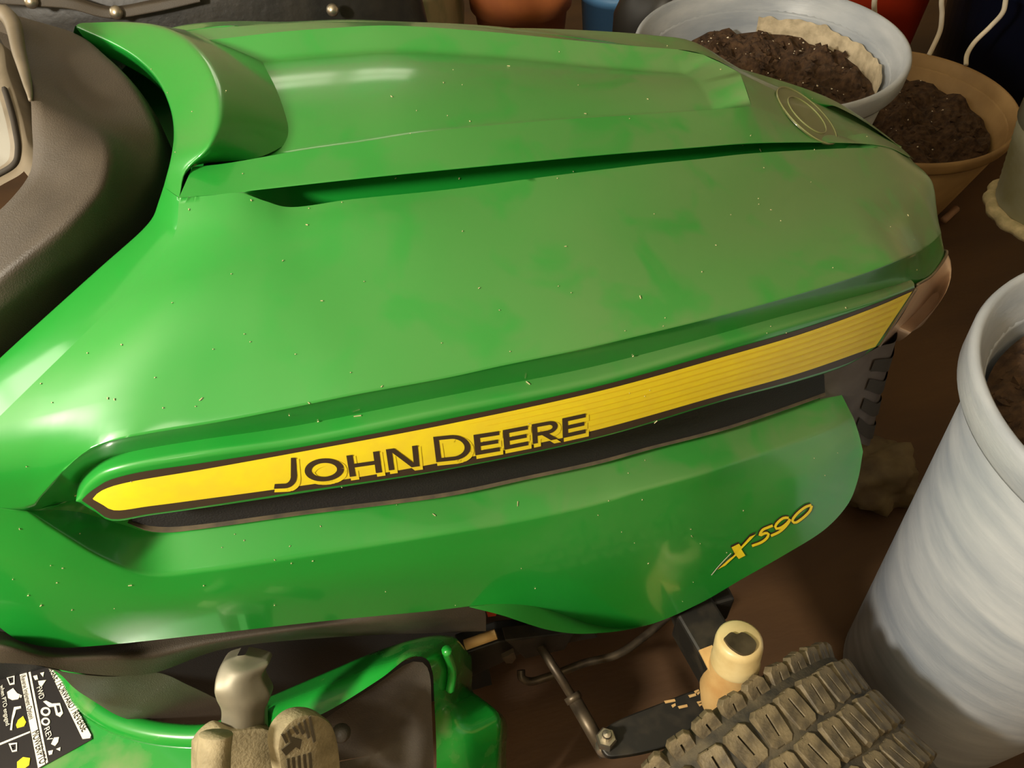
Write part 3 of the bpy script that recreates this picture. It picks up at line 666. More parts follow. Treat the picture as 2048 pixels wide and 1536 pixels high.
# pedal 1: folded steel arm and rubber pad
def thick(pts, d): 
    m = MB(); m.prism(pts, d); return m
ar = MB()
aL = R_(Y(474, 1312, -.316), Y(448, 1322, -.318), Y(433, 1350, -.328), Y(428, 1382, -.340), Y(432, 1400, -.345), Y(442, 1425, -.350), Y(436, 1480, -.366))
aR = R_(Y(490, 1310, -.316), Y(520, 1316, -.318), Y(538, 1326, -.326), Y(524, 1352, -.334), Y(540, 1392, -.346), Y(530, 1420, -.352), Y(530, 1480, -.366))
aM = (samp(aL, 40) + samp(aR, 40)) / 2 + np.array([0, -.010, .008]) * np.minimum(1, np.arange(40) / 9.)[:, None]
ar.grid(loft([aL + np.array([0, .014, -.014]), aL, aM, aR, aR + np.array([0, .014, -.014])], [0, .002, .03, .002, 0], [2, 4, 4, 2], 40))
AR = ar.build('pedal_arm', M['pedalmetal'], TR); AR['label'] = 'grey folded steel pedal arm'
def pad(outline, ys, th, name, m, par):
    pts = [Y(x, y, yy) for (x, y), yy in zip(outline, ys)]
    n = np.cross(pts[1] - pts[0], pts[2] - pts[0]); n /= np.linalg.norm(n)
    if n @ (CAM - pts[0]) > 0: n = -n
    mb = MB(); mb.prism(pts, n * th); return mb.build(name, m, par, smooth=True, bevel=.004, angle=.6)
ol = spl2([(396, 1500), (412, 1478), (440, 1458), (462, 1462), (545, 1462), (575, 1545), (570, 1600), (395, 1600)], 4)
pad(ol, [-.366 - .0003 * (p[1] - 1460) for p in ol], .018, 'pedal_pad', M['pedalpad'], TR)['label'] = 'dusty tan rubber brake pedal pad'
kn = MB(); kn.tube(R_(Y(432, 1468, -.384), Y(428, 1500, -.394), Y(426, 1550, -.41)), [.014] * 29, 14); kn.build('pedal_roll', M['pedalpad'], TR)
# pedal 2 with ribs and arrow
ol = spl2([(556, 1500), (562, 1470), (585, 1442), (612, 1430), (640, 1432), (664, 1448), (676, 1478), (684, 1540), (690, 1620), (590, 1640), (566, 1560), (556, 1500)], 5)[:-1]
py_ = lambda x, y: -.376 - .00028 * (y - 1430) + .00006 * (x - 560)
P2 = pad(ol, [py_(*p) for p in ol], .020, 'pedal_pad', M['pedalpad'], TR); P2['label'] = 'tan rubber travel pedal with ribs and an arrow'
def rib(poly, m, name, h=.0035):
    pts = [Y(x, y, py_(x, y) - .0006) for x, y in poly]; n = np.cross(pts[1] - pts[0], pts[2] - pts[0]); n /= np.linalg.norm(n)
    if n @ (CAM - pts[0]) > 0: n = -n
    mb = MB(); mb.prism(pts, n * .0012); return mb.build(name, m, P2, smooth=False)
for k in range(6):
    x0 = 563 + k * 11; y0 = 1470 - k * 7
    rib([(x0, y0), (x0 + 4, y0 - 3), (x0 + 14, 1466 + 8 * (k > 3) * (k - 3) + 18 * (k < 2)), (x0 + 9, 1470 + 8 * (k > 3) * (k - 3) + 18 * (k < 2))], M['pedaldark'], 'pad_groove')
for k in range(5):
    x0 = 574 + k * 11
    rib([(x0, 1520 - k * 3), (x0 + 5, 1518 - k * 3), (x0 + 12, 1600), (x0 + 7, 1600)], M['pedaldark'], 'pad_groove')
rib([(563, 1500), (586, 1482), (582, 1474), (604, 1480), (600, 1500), (592, 1494), (572, 1512)], M['pedaldark'], 'pad_arrow')

# --- instruction sticker on the deck
def ST(px, py, l=0): return Z(px, py, dz + .002 + l)
def sheet(poly, m, name, par, lift=0):
    mb = MB(); mb.prism([ST(x, y, lift) for x, y in poly], (0, 0, -.0008)); return mb.build(name, m, par, smooth=False)
SK = sheet([(-60, 1352), (0, 1335), (52, 1328), (92, 1327), (112, 1335), (183, 1470), (184, 1478), (170, 1486), (80, 1536), (20, 1570), (-60, 1600)], M['sticker'], 'sticker', TR)
SK['label'] = 'black and white instruction sticker on the deck'
sheet([(93, 1329), (112, 1337), (182, 1470), (180, 1476), (165, 1478)], M['white'], 'sticker_band', SK, .0006)
sheet([(36, 1332), (50, 1330), (90, 1528), (76, 1536)], M['white'], 'sticker_band', SK, .0006)
sheet([(54, 1329), (58, 1329), (96, 1524), (92, 1527)], M['white'], 'sticker_band', SK, .0006)
sheet([(0, 1486), (60, 1462), (60, 1465), (0, 1490)], M['white'], 'sticker_band', SK, .0006)
sheet([(-40, 1362), (36, 1334), (36, 1337), (-40, 1366)], M['white'], 'sticker_band', SK, .0006)
def text_mesh(body, a, b, height, m, name, par, lift=.0014, up=None):
    """text laid on the deck plane from pixel a towards pixel b (its baseline)"""
    cu = bpy.data.curves.new('t', 'FONT'); cu.body = body; cu.size = 1.0
    to = bpy.data.objects.new('t', cu); col.objects.link(to); bpy.context.view_layer.update()
    me = bpy.data.meshes.new_from_object(to.evaluated_get(bpy.context.evaluated_depsgraph_get())); bpy.data.objects.remove(to)
    A_, B_ = Vector(ST(*a, lift)), Vector(ST(*b, lift)); xs_ = [v.co.x for v in me.vertices]; L_ = max(xs_) - min(xs_)
    ex = (B_ - A_) / L_; ey = Vector((0, 0, 1)).cross(ex).normalized() * height
    for v in me.vertices: v.co = A_ + ex * (v.co.x - min(xs_)) + ey * v.co.y
    me.materials.append(m); o = bpy.data.objects.new(name, me); col.objects.link(o); o.parent = par; return o
text_mesh('BRAKE / FORWARD / REVERSE', (94, 1336), (164, 1465), .0095, M['sticker'], 'sticker_text', SK)
text_mesh('MOWER/PTO', (63, 1466), (79, 1530), .010, M['sticker'], 'sticker_text', SK)
text_mesh('RIO (Reverse Implement Option)', (38, 1338), (58, 1440), .007, M['sticker'], 'sticker_text', SK)
text_mesh('FWD', (73, 1376), (79, 1400), .008, M['white'], 'sticker_text', SK)
text_mesh('REV', (88, 1458), (95, 1484), .008, M['white'], 'sticker_text', SK)
text_mesh('when PTO engaged', (0, 1372), (12, 1452), .006, M['white'], 'sticker_text', SK)
def icon(poly, m=None): sheet(poly, m or M['white'], 'sticker_icon', SK, .0012)
def ring(cx, cy, rx, ry, m=None):
    o = [(cx + rx * math.cos(a), cy + ry * math.sin(a)) for a in np.linspace(0, 2 * math.pi, 16, endpoint=False)]; icon(o, m)
    sheet([(cx + rx * .55 * math.cos(a), cy + ry * .55 * math.sin(a)) for a in np.linspace(0, 2 * math.pi, 14, endpoint=False)], M['sticker'], 'sticker_icon', SK, .0016)
ring(91, 1423, 10, 9); ring(91, 1443, 9, 8)
icon([(86, 1403), (92, 1401), (104, 1407), (120, 1406), (126, 1426), (120, 1434), (112, 1430), (108, 1413), (98, 1414)]); sheet([(112, 1411), (118, 1411), (121, 1423), (116, 1426)], M['sticker'], 'sticker_icon', SK, .0016)
icon([(66, 1352), (74, 1350), (76, 1358), (70, 1360)]); icon([(80, 1346), (88, 1344), (86, 1354)]); icon([(76, 1362), (92, 1360), (88, 1366), (84, 1372), (78, 1370)])
icon([(108, 1475), (118, 1474), (116, 1484), (110, 1492), (102, 1488)]); icon([(112, 1498), (121, 1494), (120, 1502)]); icon([(96, 1502), (106, 1500), (104, 1508), (98, 1510)])
for cx, cy in ((21, 1362), (26, 1496)):
    icon([(cx - 9, cy - 9), (cx + 8, cy - 11), (cx + 8, cy + 6), (cx - 2, cy + 8)]); sheet([(cx - 5, cy - 6), (cx + 5, cy - 8), (cx + 5, cy + 3), (cx - 1, cy + 5)], M['sticker'], 'sticker_icon', SK, .0016); ring(cx, cy - 1, 3, 3)
icon([(14, 1384), (26, 1376), (34, 1386), (42, 1390), (36, 1398), (24, 1400), (16, 1396)]); icon([(38, 1392), (44, 1390), (42, 1396)])
sheet([(36, 1440), (46, 1432), (52, 1444), (48, 1452), (34, 1456), (32, 1450)], M['print_yellow'], 'sticker_icon', SK, .0012)
sheet([(34, 1524), (46, 1514), (60, 1516), (58, 1530), (44, 1540), (34, 1538)], M['print_yellow'], 'sticker_icon', SK, .0012)
icon([(28, 1414), (42, 1412), (42, 1416), (32, 1419), (30, 1428), (26, 1440), (24, 1460), (20, 1460), (24, 1432)])

# --- chassis, front axle, steering
ch = MB(); ch.box((.02, 0, .44), .80, .30, .36); ch.build('chassis', M['slot'], TR, smooth=False, bevel=.02)['label'] = 'dark engine and frame block under the hood'
fl_ = MB(); fl_.prism([Y(918, 1312, -.255), Y(1000, 1284, -.255), Y(1190, 1262, -.255), Y(1196, 1276, -.255), Y(1060, 1300, -.255), Y(940, 1356, -.255)], (0, .03, 0)); fl_.build('frame_rail', M['steel'], TR, smooth=False, bevel=.002)
pp = MB(); pp.tube([Y(930, 1290, -.27), Y(992, 1268, -.27)], .0065, 10); pp.build('fuel_pipe', M['primer'], TR)
cl = MB(); cl.prism([Y(1002, 1308, -.262), Y(1026, 1296, -.262), Y(1030, 1308, -.262), Y(1022, 1318, -.262), Y(1010, 1318, -.262)], (0, -.006, 0)); cl.build('frame_clip', M['rod'], TR, smooth=False)
rt = MB(); rt.prism([Y(972, 1222, -.24), Y(994, 1220, -.24), Y(992, 1232, -.24), Y(976, 1234, -.24)], (0, .01, 0)); rt.build('red_cap', M['redtag'], TR, smooth=False)
bk = MB(); bk.prism([Y(1010, 1282, -.262), Y(1150, 1266, -.262), Y(1130, 1300, -.262), Y(1050, 1318, -.262)], (0, .02, 0)); bk.build('frame_bracket', M['steel'], TR, smooth=False, bevel=.002)
ax_ = MB(); ax_.prism([Z(1352, 1228, .405), Z(1420, 1186, .405), Z(1490, 1300, .405), Z(1424, 1352, .405)], (0, 0, -.06)); ax_.build('front_axle', M['steel'], TR, smooth=False, bevel=.004)['label'] = 'dark steel front axle beam'
ax2 = MB(); ax2.box((.30, 0, .37), .07, .62, .06); ax2.build('axle_beam', M['steel'], TR, smooth=False, bevel=.004)
P_ = Z(1480, 1276, .468); Q_ = Z(1458, 1376, .365); axv = P_ - Q_; Ls = np.linalg.norm(axv)
sp = MB(); sp.lathe([(.0, Ls), (.0215, Ls), (.0248, Ls - .003), (.0262, Ls - .010), (.0265, Ls - .040), (.0275, Ls - .042), (.0275, Ls - .046)], Q_, axv, 36); sp.build('spindle_cap', M['capm'], TR)['label'] = 'cream spindle cap with worn top'
sb = MB(); sb.lathe([(.0272, Ls - .045), (.028, Ls - .06), (.030, .03), (.034, .0), (.03, -.03)], Q_, axv, 30); sb.build('spindle_collar', M['primer'], TR)['label'] = 'tan primed spindle collar'
wp = MB(); axn = axv / Ls; uu = np.cross(axn, [0, 0, 1.]); uu /= np.linalg.norm(uu); vv = np.cross(axn, uu)
wp.prism([Z(x, y, P_[2] - (Z(x, y, P_[2]) - P_)[:2] @ axn[:2] / axn[2] + .0006) for x, y in spl2([(1447, 1280), (1462, 1268), (1474, 1272), (1483, 1268), (1500, 1276), (1512, 1292), (1506, 1306), (1486, 1312), (1466, 1302), (1455, 1292), (1447, 1280)], 4)[:-1]], axn * .0004); wp.build('worn_patch', M['rod'], TR, smooth=False)
wd_ = MB(); wd_.prism([Z(1398, 1300, .409), Z(1424, 1290, .409), Z(1442, 1320, .409), Z(1440, 1360, .409), Z(1424, 1352, .409)], (0, 0, -.003)); wd_.build('primer_patch', M['primer'], TR, smooth=False)
sa = MB(); ol = spl2([(1204, 1500), (1200, 1478), (1212, 1455), (1240, 1438), (1320, 1406), (1400, 1376), (1470, 1366), (1480, 1400), (1420, 1450), (1340, 1490), (1240, 1512), (1215, 1512), (1204, 1500)], 4)[:-1]
sa.prism([Z(x, y, .285) for x, y in ol], (0, 0, -.012)); sa.build('steering_arm', M['steel'], TR, smooth=False, bevel=.002)['label'] = 'black steel steering arm plate'
ch_ = random.Random(5)
for k in range(9):
    x0, y0 = 1325 + ch_.random() * 110, 1388 + ch_.random() * 30; y0 -= (x0 - 1325) * .10
    m_ = MB(); L_ = 6 + ch_.random() * 16; m_.prism([Z(x0, y0, .2862), Z(x0 + L_, y0 - 4, .2862), Z(x0 + L_ * 1.1, y0 + 1, .2862), Z(x0 + 3, y0 + 5, .2862)], (0, 0, -.001)); m_.build('paint_chip', M['primer'], TR, smooth=False)
B_ = Z(1212, 1482, .285)
nt_ = MB(); nt_.lathe([(0, .016), (.011, .016), (.013, .013), (.013, 0)], B_, (0, 0, 1), 6); nt_.lathe([(0, .030), (.005, .029), (.006, .026), (.006, .014)], B_, (0, 0, 1), 12); nt_.build('tie_rod_nut', M['zinc'], TR, smooth=False)
bj = MB(); bj.lathe([(.006, -.012), (.012, -.016), (.013, -.026), (.009, -.034), (0, -.035)], B_, (0, 0, 1), 16); bj.build('ball_joint', M['zinc'], TR)
T0, T1, T2 = Z(1078, 1288, .30), Z(1150, 1402, .272), Z(1212, 1510, .252)
tr_ = MB(); tr_.tube([T0, T1], .0062, 10); tr_.build('tie_rod', M['rod'], TR)
ts = MB(); ts.tube([T1 + (T1 - T2) * .12, T1], .0115, 6); ts.tube([T1, T2], .0095, 12); ts.build('tie_rod_sleeve', M['rod'], TR)
br_ = MB(); br_.tube(R_(Z(1042, 1340, .19), Z(1044, 1356, .185), Z(1060, 1363, .18), Z(1095, 1354, .18), Z(1170, 1326, .18), Z(1235, 1309, .18), Z(1290, 1272, .18), Z(1350, 1220, .18)), .006, 10); br_.build('bent_rod', M['rod'], TR)['label'] = 'bent steel rod below the frame'

# --- front wheels
WC = np.array([.288, -.516, .228]); STEER = math.radians(17)
def make_wheel(center, steer, blocks):
    e_ = empty('front_wheel', center); e_.parent = TR; e_.rotation_euler = (0, 0, steer)
    prof = [(.10, -.070), (.125, -.082), (.16, -.094), (.19, -.096), (.206, -.088), (.213, -.075), (.217, -.045), (.2185, 0), (.217, .045), (.213, .075), (.206, .088), (.19, .096), (.16, .094), (.125, .082), (.10, .070)]
    t = MB(); t.lathe(prof, axis=(0, 1, 0), k=96); t.build('tyre', M['rubber'], e_)
    r = MB(); r.lathe([(.0, -.03), (.05, -.03), (.06, -.045), (.095, -.05), (.104, -.075), (.112, -.08), (.104, -.06), (.104, .06), (.112, .08), (.104, .075), (.095, .05), (.06, .0), (0, .0)], axis=(0, 1, 0), k=48); r.build('rim', M['yellow'], e_)
    if not blocks: return e_
    def block(ly, lx, h, name):
        b = MB(); g = .0016; c = .0045
        def chunk(x0, x1, y0, y1, cut):
            pts = [(x0, y0), (x1, y0), (x1, y1), (x0, y1)]; pts2 = []
            for i, (x, y) in enumerate(pts):
                if i in cut:
                    pv, nx = pts[i - 1], pts[(i + 1) % 4]
                    for q in (pv, nx):
                        d = np.array(q) - np.array((x, y)); d = d / np.linalg.norm(d); pts2.append((x + d[0] * c, y + d[1] * c))
                else: pts2.append((x, y))
            o = len(b.v); n = len(pts2); cx, cy = np.mean(pts2, 0)
            for x, y in pts2: b.v.append((x * 1.12, y * 1.06, -.004))
            for x, y in pts2: b.v.append((x, y, h - .0012))
            for x, y in pts2: b.v.append((cx + (x - cx) * .90, cy + (y - cy) * .94, h))
            for l in range(2):
                for i in range(n): b.f.append((o + l * n + i, o + l * n + (i + 1) % n, o + (l + 1) * n + (i + 1) % n, o + (l + 1) * n + i)); b.m.append(0)
            b.f.append(tuple(range(o + 2 * n, o + 3 * n))); b.m.append(0)
        chunk(-lx / 2, -g / 2, -ly / 2, ly / 2, (0, 3)); chunk(g / 2, lx / 2, -ly / 2, ly / 2, (1, 2)); chunk(-g, g, -ly / 2 + .001, -ly / 2 + .010, ()); chunk(-g, g, ly / 2 - .008, ly / 2 - .001, ())
        o = b.build(name, M['tread'], e_, smooth=False); return o
    n = 38; first = {}
    rows = [(-.0805, .031, .027, 0, .50), (-.0455, .0405, .0285, .5, .13), (0.0, .042, .0285, 0, 0), (.0455, .0405, .0285, .5, -.13), (.0805, .031, .027, 0, -.50)]
    cr = lambda y: .2185 - 1.0 * y * y - (max(0, abs(y) - .06) * .16)
    for y, ly, lx, ph, tilt in rows:
        for k in range(n):
            a = 2 * math.pi * (k + ph) / n
            if (ly, lx) not in first:
                o = block(ly, lx, .0052, 'tread_block'); first[(ly, lx)] = o.data
            else:
                o = bpy.data.objects.new('tread_block', first[(ly, lx)]); col.objects.link(o); o.parent = e_
            rr = cr(y)
            Mx = Matrix.Rotation(a, 4, 'Y') @ Matrix.Translation((0, y, rr)) @ Matrix.Rotation(-tilt * (1 if True else 0), 4, 'X') @ Matrix.Rotation(.10 * (1 if k % 2 else -1), 4, 'Z')
            o.matrix_basis = Mx
    return e_
FWL = make_wheel(WC, STEER, True); FWL['label'] = 'front turf tyre with worn dusty tread blocks'
make_wheel(WC * np.array([1, -1, 1]), STEER, False)
for sgn in (-1, 1):   # rear wheels, behind the view, carry the tractor
    rw = MB(); rw.lathe([(.12, -.11), (.20, -.13), (.28, -.135), (.325, -.11), (.33, 0), (.325, .11), (.28, .135), (.20, .13), (.12, .11), (.11, 0), (.12, -.11)], (-.98, sgn * .42, .33), (0, 1, 0), 64); rw.build('rear_tyre', M['rubber'], TR)
rf = MB(); rf.box((-.72, 0, .36), .75, .34, .16); rf.build('rear_frame', M['steel'], TR, smooth=False, bevel=.01)

# ------------------------------------------------------------------ pots and soil
rnd = random.Random(11)
def soil(name, c, r, z, amp, tilt, label, seed, n_clump, n_perl):
    mb = MB(); K, N = 72, 26; G = []
    for i in range(N):
        row = []
        for k in range(K):
            a = 2 * math.pi * k / K; q = r * i / (N - 1); x, y = q * math.cos(a), q * math.sin(a)
            nz = mnoise.fractal(Vector((x * 14 + seed, y * 14, seed)), .8, 2.1, 5) * amp
            row.append((c[0] + x, c[1] + y, z + nz * (1 if i < N - 1 else .4) + tilt[0] * x + tilt[1] * y + .018 * (1 - (q / r) ** 2)))
        G.append(row)
    mb.grid(np.array(G), 0, True)
    bv = BVHTree.FromPolygons([Vector(v) for v in mb.v], mb.f)
    def lump(rad, m, squash=.8):
        a = rnd.random() * 2 * math.pi; q = r * .97 * math.sqrt(rnd.random()); x, y = c[0] + q * math.cos(a), c[1] + q * math.sin(a)
        h = bv.ray_cast(Vector((x, y, z + 1)), Vector((0, 0, -1)))
        if h[0] is None: return
        o = len(mb.v); base = [(0, 0, 1), (1, 0, 0), (0, 1, 0), (-1, 0, 0), (0, -1, 0), (0, 0, -1)]
        base = [Vector(b).normalized() for b in base] + [Vector(b).normalized() for b in ((1, 1, 1), (-1, 1, .8), (-1, -1, 1), (1, -1, .7))]
        R = Matrix.Rotation(rnd.random() * 6, 3, 'Z') @ Matrix.Rotation(rnd.random() * 6, 3, 'X')
        for b in base[:6]:
            v = R @ (b * rad * (.6 + .8 * rnd.random())); mb.v.append((h[0].x + v.x, h[0].y + v.y, h[0].z + v.z * squash + rad * .2))
        for f in ((0, 1, 2), (0, 2, 3), (0, 3, 4), (0, 4, 1), (5, 2, 1), (5, 3, 2), (5, 4, 3), (5, 1, 4)):
            mb.f.append(tuple(o + i for i in f)); mb.m.append(m)
    for _ in range(n_clump): lump(.002 + .008 * rnd.random() ** 2.5, 0)
    for _ in range(n_perl): lump(.0012 + .0018 * rnd.random(), 1)
    o = mb.build(name, [M['soil'], M['perlite']], smooth=False, weld=0); tag(o, label, kind='stuff'); return o
def pot(name, c, zr, rt_, rb, collar, m, label, cat, group, thick_=.006, collar_out=.012):
    e_ = empty(name, (c[0], c[1], 0)); tag(e_, label, cat, group)
    b = MB(); b.lathe([(0, .0), (rb, .0), (rb + .004, .006), (rt_ - collar_out, zr - collar), (rt_ - collar_out - .004, zr - collar + .004), (rt_ - collar_out - .008, zr - collar - .004), (rb - .006, .02), (0, .02)], k=72); bo = b.build('pot_body', m, e_)
    r = MB(); r.lathe([(rt_ - collar_out - .001, zr - collar), (rt_ - .003, zr - collar), (rt_, zr - collar + .006), (rt_ + .002, zr - .006), (rt_, zr), (rt_ - .005, zr + .002), (rt_ - .009, zr - .002), (rt_ - collar_out - .006, zr - collar)], k=96); r.build('pot_rim', m, e_)
    return e_
c1_, c2_ = (.725, -.374), (.816, .625)
pot('planter_pot', c1_, .72, .206, .135, .045, M['potgrey'], 'tall grey plastic planter standing beside the front tyre', 'pot', 'grey planters', collar_out=.022)
soil('potting_soil', c1_, .168, .655, .022, (0, 0), 'dark potting soil in the grey planter by the tyre', 3, 260, 90)
pot('planter_pot', c2_, .60, .253, .15, .04, M['potgrey'], 'grey plastic planter with a pale crust line behind the hood nose', 'pot', 'grey planters', collar_out=.018)
so2 = soil('potting_soil', c2_, .212, .520, .035, (-.02, .02), 'crumbly dark soil in the grey planter behind the nose', 8, 520, 80)
cr_ = MB(); K = 90
cr_.grid(np.array([[(c2_[0] + rr * math.cos(a), c2_[1] + rr * math.sin(a), zz + (.012 * mnoise.noise(Vector((a * 9, zz * 40, 2))) + .012 * mnoise.noise(Vector((a * 2.2, 5, 2)))) * (j > 0)) for a in np.linspace(-.6, 1.15, K)] for j, (rr, zz) in enumerate(((.2125, .500), (.2145, .535), (.2165, .552)))]))
CR = cr_.build('mineral_crust', M['crust']); CR.parent = [o for o in bpy.data.objects if o.name.startswith('planter_pot')][-1]; CR.matrix_parent_inverse = Matrix.Translation((-c2_[0], -c2_[1], 0)); CR['label'] = 'pale mineral crust above the soil'
c3_ = (1.372, .863)
pot('planter_pot', c3_, .25, .284, .20, .030, M['tan'], 'low tan plastic planter partly hidden behind the grey one', 'pot', None, collar_out=.012)
soil('potting_soil', c3_, .240, .185, .03, (0, .02), 'dark soil with white specks in the tan planter', 15, 200, 60)
# ------------------------------------------------------------------ things along the back
def lathe_thing(name, c, prof, m, label, cat, k=56, wob=0, seed=0):
    b = MB(); b.lathe(prof, k=k)
    if wob: b.v = [tuple(np.array(v) * (1 + wob * mnoise.noise(Vector((v[0] * 9 + seed, v[1] * 9, v[2] * 7)))) * np.array([1, 1, 0]) + np.array([0, 0, v[2]])) for v in b.v]
    o = b.build(name, m); o.location = (c[0], c[1], 0); return tag(o, label, cat)
pz = Z(1042, 20, .30); lathe_thing('terracotta_pot', pz, [(0, 0), (.10, 0), (.105, .01), (.138, .32), (.150, .32), (.155, .40), (.145, .40), (.135, .34), (.10, .03), (0, .03)], M['terra'], 'plain terracotta pot beyond the far edge of the hood', 'pot')
pz = Z(1254, 20, .30); lathe_thing('blue_bucket', pz + np.array([.02, .12, 0]), [(0, 0), (.095, 0), (.115, .30), (.122, .30), (.122, .33), (.112, .33), (.105, .3), (.09, .01), (0, .01)], M['blue'], 'light blue plastic bucket between the terracotta pot and the black bag', 'bucket')
pz = Z(1318, 20, .42); lathe_thing('black_bag', pz, [(0, 0), (.10, 0), (.125, .05), (.11, .2), (.10, .32), (.115, .42), (.10, .50), (.06, .52), (0, .50)], M['blackp'], 'crumpled black plastic bag beside the grey planter rim', 'bag', wob=.5, seed=4)
lathe_thing('red_bucket', (1.60, 1.37), [(0, 0), (.13, 0), (.14, .02), (.165, .36), (.175, .365), (.175, .40), (.16, .40), (.13, .1), (0, .08)], M['red'], 'red plastic bucket behind the grey planter', 'bucket')
lathe_thing('navy_tub', (2.08, 1.20), [(0, 0), (.24, 0), (.275, .34), (.29, .345), (.29, .38), (.275, .38), (.265, .34), (.23, .02), (0, .02)], M['navy'], 'glossy dark navy tub behind the tan planter', 'tub')
pz = Z(805, 12, .33); lathe_thing('glazed_pot', pz, [(0, 0), (.12, 0), (.165, .12), (.185, .30), (.175, .40), (.185, .43), (.17, .43), (.15, .3), (0, .28)], M['glaze'], 'green and cream glazed pot beyond the hood, left of the terracotta pot', 'pot', wob=.10)
# dark vinyl bag with rivets, beyond the hood at the dash end
bg = empty('tool_bag', (-.20, 1.0, 0)); tag(bg, 'black vinyl tool bag with silver rivets beyond the dash cowl', 'bag')
b = MB(); G = []
for z_, rx, ry in ((0, .36, .17), (.02, .40, .19), (.3, .42, .20), (.60, .42, .20), (.75, .40, .195), (.82, .37, .17), (.845, .2, .08), (.847, .001, .001)):
    G.append([(rx * math.copysign(abs(math.cos(a)) ** .5, math.cos(a)) * (1 + .03 * mnoise.noise(Vector((a * 3, z_ * 9, 1)))), ry * math.copysign(abs(math.sin(a)) ** .5, math.sin(a)) * (1 + .06 * mnoise.noise(Vector((a * 3, z_ * 9, 3)))), z_) for a in np.linspace(0, 2 * math.pi, 64, endpoint=False)])
b.grid(np.array(G), 0, True); b.build('bag_body', M['leather'], bg)
lo = np.array([-.20, 1.0, 0])
st_ = MB(); A_ = spl([Y(x, y, .785) - lo for x, y in ((-40, -22), (60, -12), (140, -2), (215, 18), (300, 6), (400, -14))]); B_2 = spl([Y(x, y, .778) - lo for x, y in ((-40, 8), (60, 14), (140, 20), (215, 38), (300, 28), (400, 6))])
st_.grid(loft([A_ + np.array([0, .012, 0]), A_, B_2, B_2 + np.array([0, .012, 0])], [0, .004, .004, 0], [1, 4, 1], 50)); st_.build('bag_strap', M['plastic'], bg)
for px, py in ((62, 3), (232, 25), (665, 20)):
    rv = MB(); rv.lathe([(0, .009), (.006, .008), (.010, .004), (.011, 0)], Y(px, py, .777) - lo, (0, -1, .5), 16); rv.build('rivet', M['zinc'], bg)
# white cords drooping from above into the tan planter
cord_n = 0
def cord(pts, label):
    m = MB(); m.tube(spl(pts, 8), .0062, 8); tag(m.build('white_string', M['cord']), label, 'cord', 'white hanging cords')
cl_ = 'white cord hanging in front of the navy tub'
top = lambda p: [p + np.array([.01, .01, .25]), p + np.array([.02, .03, .9]), W(p[0] + .02, p[1] + .03, 2.60)]
pA = Z(1885, -10, .42); cord([Z(1858, 110, .264), Z(1868, 90, .288), Z(1880, 62, .32), Z(1884, 30, .365), pA] + top(pA), 'straighter white cord ending on the tan planter rim beside the grey planter')
pB = Z(2014, -10, .42); cord([Z(1932, 130, .264), Z(1934, 110, .28), Z(1948, 86, .305), Z(1982, 52, .34), Z(2006, 24, .38), pB] + top(pB), 'white cord with an S bend hanging before the navy tub')
pD = Z(1751, -10, .50); cord([Z(1748, 42, .425), Z(1749, 30, .44), pD] + top(pD), 'white cord hanging in front of the red bucket')
# rope-bound basket hanging from the ceiling
pr_ = Z(2096, 428, .26); hb = .26
ro = empty('hanging_basket', (pr_[0], pr_[1], hb)); tag(ro, 'ribbed olive basket bound with cream rope, hanging on a white cord', 'basket')
b = MB(); prof = [(0, 0)]
for i in range(56):
    z_ = .02 + i * .0075; prof.append((.108 + .062 * (i / 55) + .0022 * (i % 2), z_))
b.lathe(prof + [(.15, .43), (.14, .20), (0, .18)], k=40); b.build('basket_body', M['ribbed'], ro)
for z_, r_, t_ in ((.012, .114, .014), (.39, .168, .016), (.42, .172, .018), (.452, .172, .018), (.482, .166, .018)):
    b = MB(); pth = [W((r_ + .003 * math.sin(a * 16)) * math.cos(a), (r_ + .003 * math.sin(a * 16)) * math.sin(a), z_) for a in np.linspace(0, 2 * math.pi, 90)]; b.tube(pth, t_, 8, False); b.build('rope_ring', M['rope'], ro)
for k in range(3):
    a = 2.6 + k * 2.094; b = MB(); b.tube(spl([W(.165 * math.cos(a), .165 * math.sin(a), .47), W(.13 * math.cos(a), .13 * math.sin(a), .75), W(.02 * math.cos(a), .02 * math.sin(a), 1.3), W(0, 0, 2.60 - hb)], 8), .005, 8); b.build('basket_cord', M['cord'], ro)
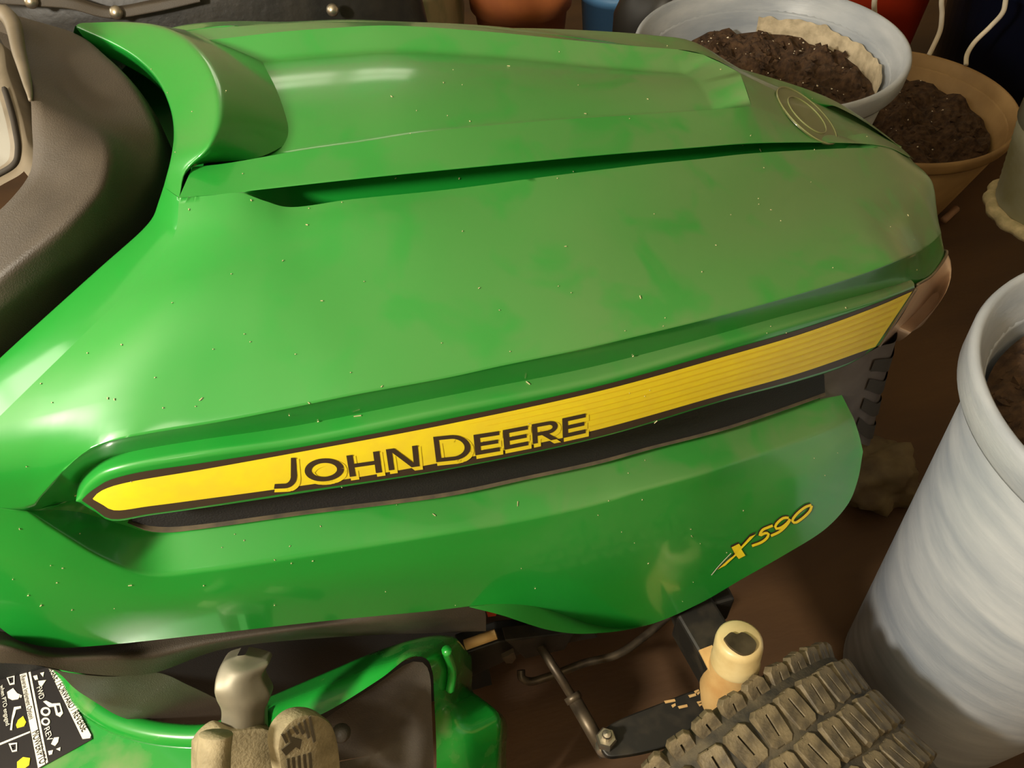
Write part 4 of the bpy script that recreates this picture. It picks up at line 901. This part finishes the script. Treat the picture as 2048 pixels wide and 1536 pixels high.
# floor scraps
q = Z(1748, 948, .03)
b = MB(); bm_ = bmesh.new(); bmesh.ops.create_icosphere(bm_, subdivisions=4, radius=1)
for v in bm_.verts:
    n_ = 1 + .35 * mnoise.fractal(v.co * 1.6, .8, 2, 4); v.co = Vector((v.co.x * .085 * n_, v.co.y * .075 * n_, max(-.03, v.co.z * .06 * n_)))
me = bpy.data.meshes.new('plastic_scrap'); bm_.to_mesh(me); bm_.free(); me.materials.append(M['scrap'])
for p in me.polygons: p.use_smooth = True
o = bpy.data.objects.new('plastic_scrap', me); col.objects.link(o); o.location = (q[0], q[1], .03); tag(o, 'crumpled dusty beige scrap on the floor under the nose', 'scrap')
b = MB(); s0, s1 = Z(1888, 440, .012), Z(1912, 418, .012); b.tube([s0, s1], .010, 8); tag(b.build('wood_stick', M['wood']), 'short reddish stick lying on the floor below the tan planter', 'stick')
# ------------------------------------------------------------------ dry clippings lying on the hood
cp = MB(); rr_ = random.Random(4); allb = [HB, BB]
spots = [(868, 1030, 5), (1035, 1008, 7), (1383, 1072, 5), (1280, 595, 4), (1017, 133, 4), (715, 833, 8), (1056, 767, 6), (402, 798, 4), (783, 194, 4), (1170, 228, 3), (82, 1210, 4), (1520, 300, 6), (1311, 843, 6), (1815, 431, 3), (260, 1170, 4)]
while len(spots) < 200:
    spots.append((rr_.uniform(20, 1850), rr_.uniform(60, 1250), .8 + 1.6 * rr_.random() ** 2))
for x, y, sz in spots:
    h = hit(allb, x, y, .0003)
    if h is None: continue
    p, n_ = h; n_ = Vector(n_); t = n_.orthogonal().normalized(); t.rotate(Matrix.Rotation(rr_.random() * 6.28, 3, n_)); u = n_.cross(t); L = sz * .00034; wd = .00032
    pts = [Vector(p) + t * L * a + u * wd * b_ for a, b_ in ((-1, -1), (1, -.6), (1, .6), (-1, 1))]
    cp.prism([np.array(v) for v in pts], np.array(n_) * .0006)
CP = cp.build('grass_clippings', M['clip'], smooth=False, weld=0); tag(CP, 'tiny dry grass clippings scattered over the green hood', kind='stuff')
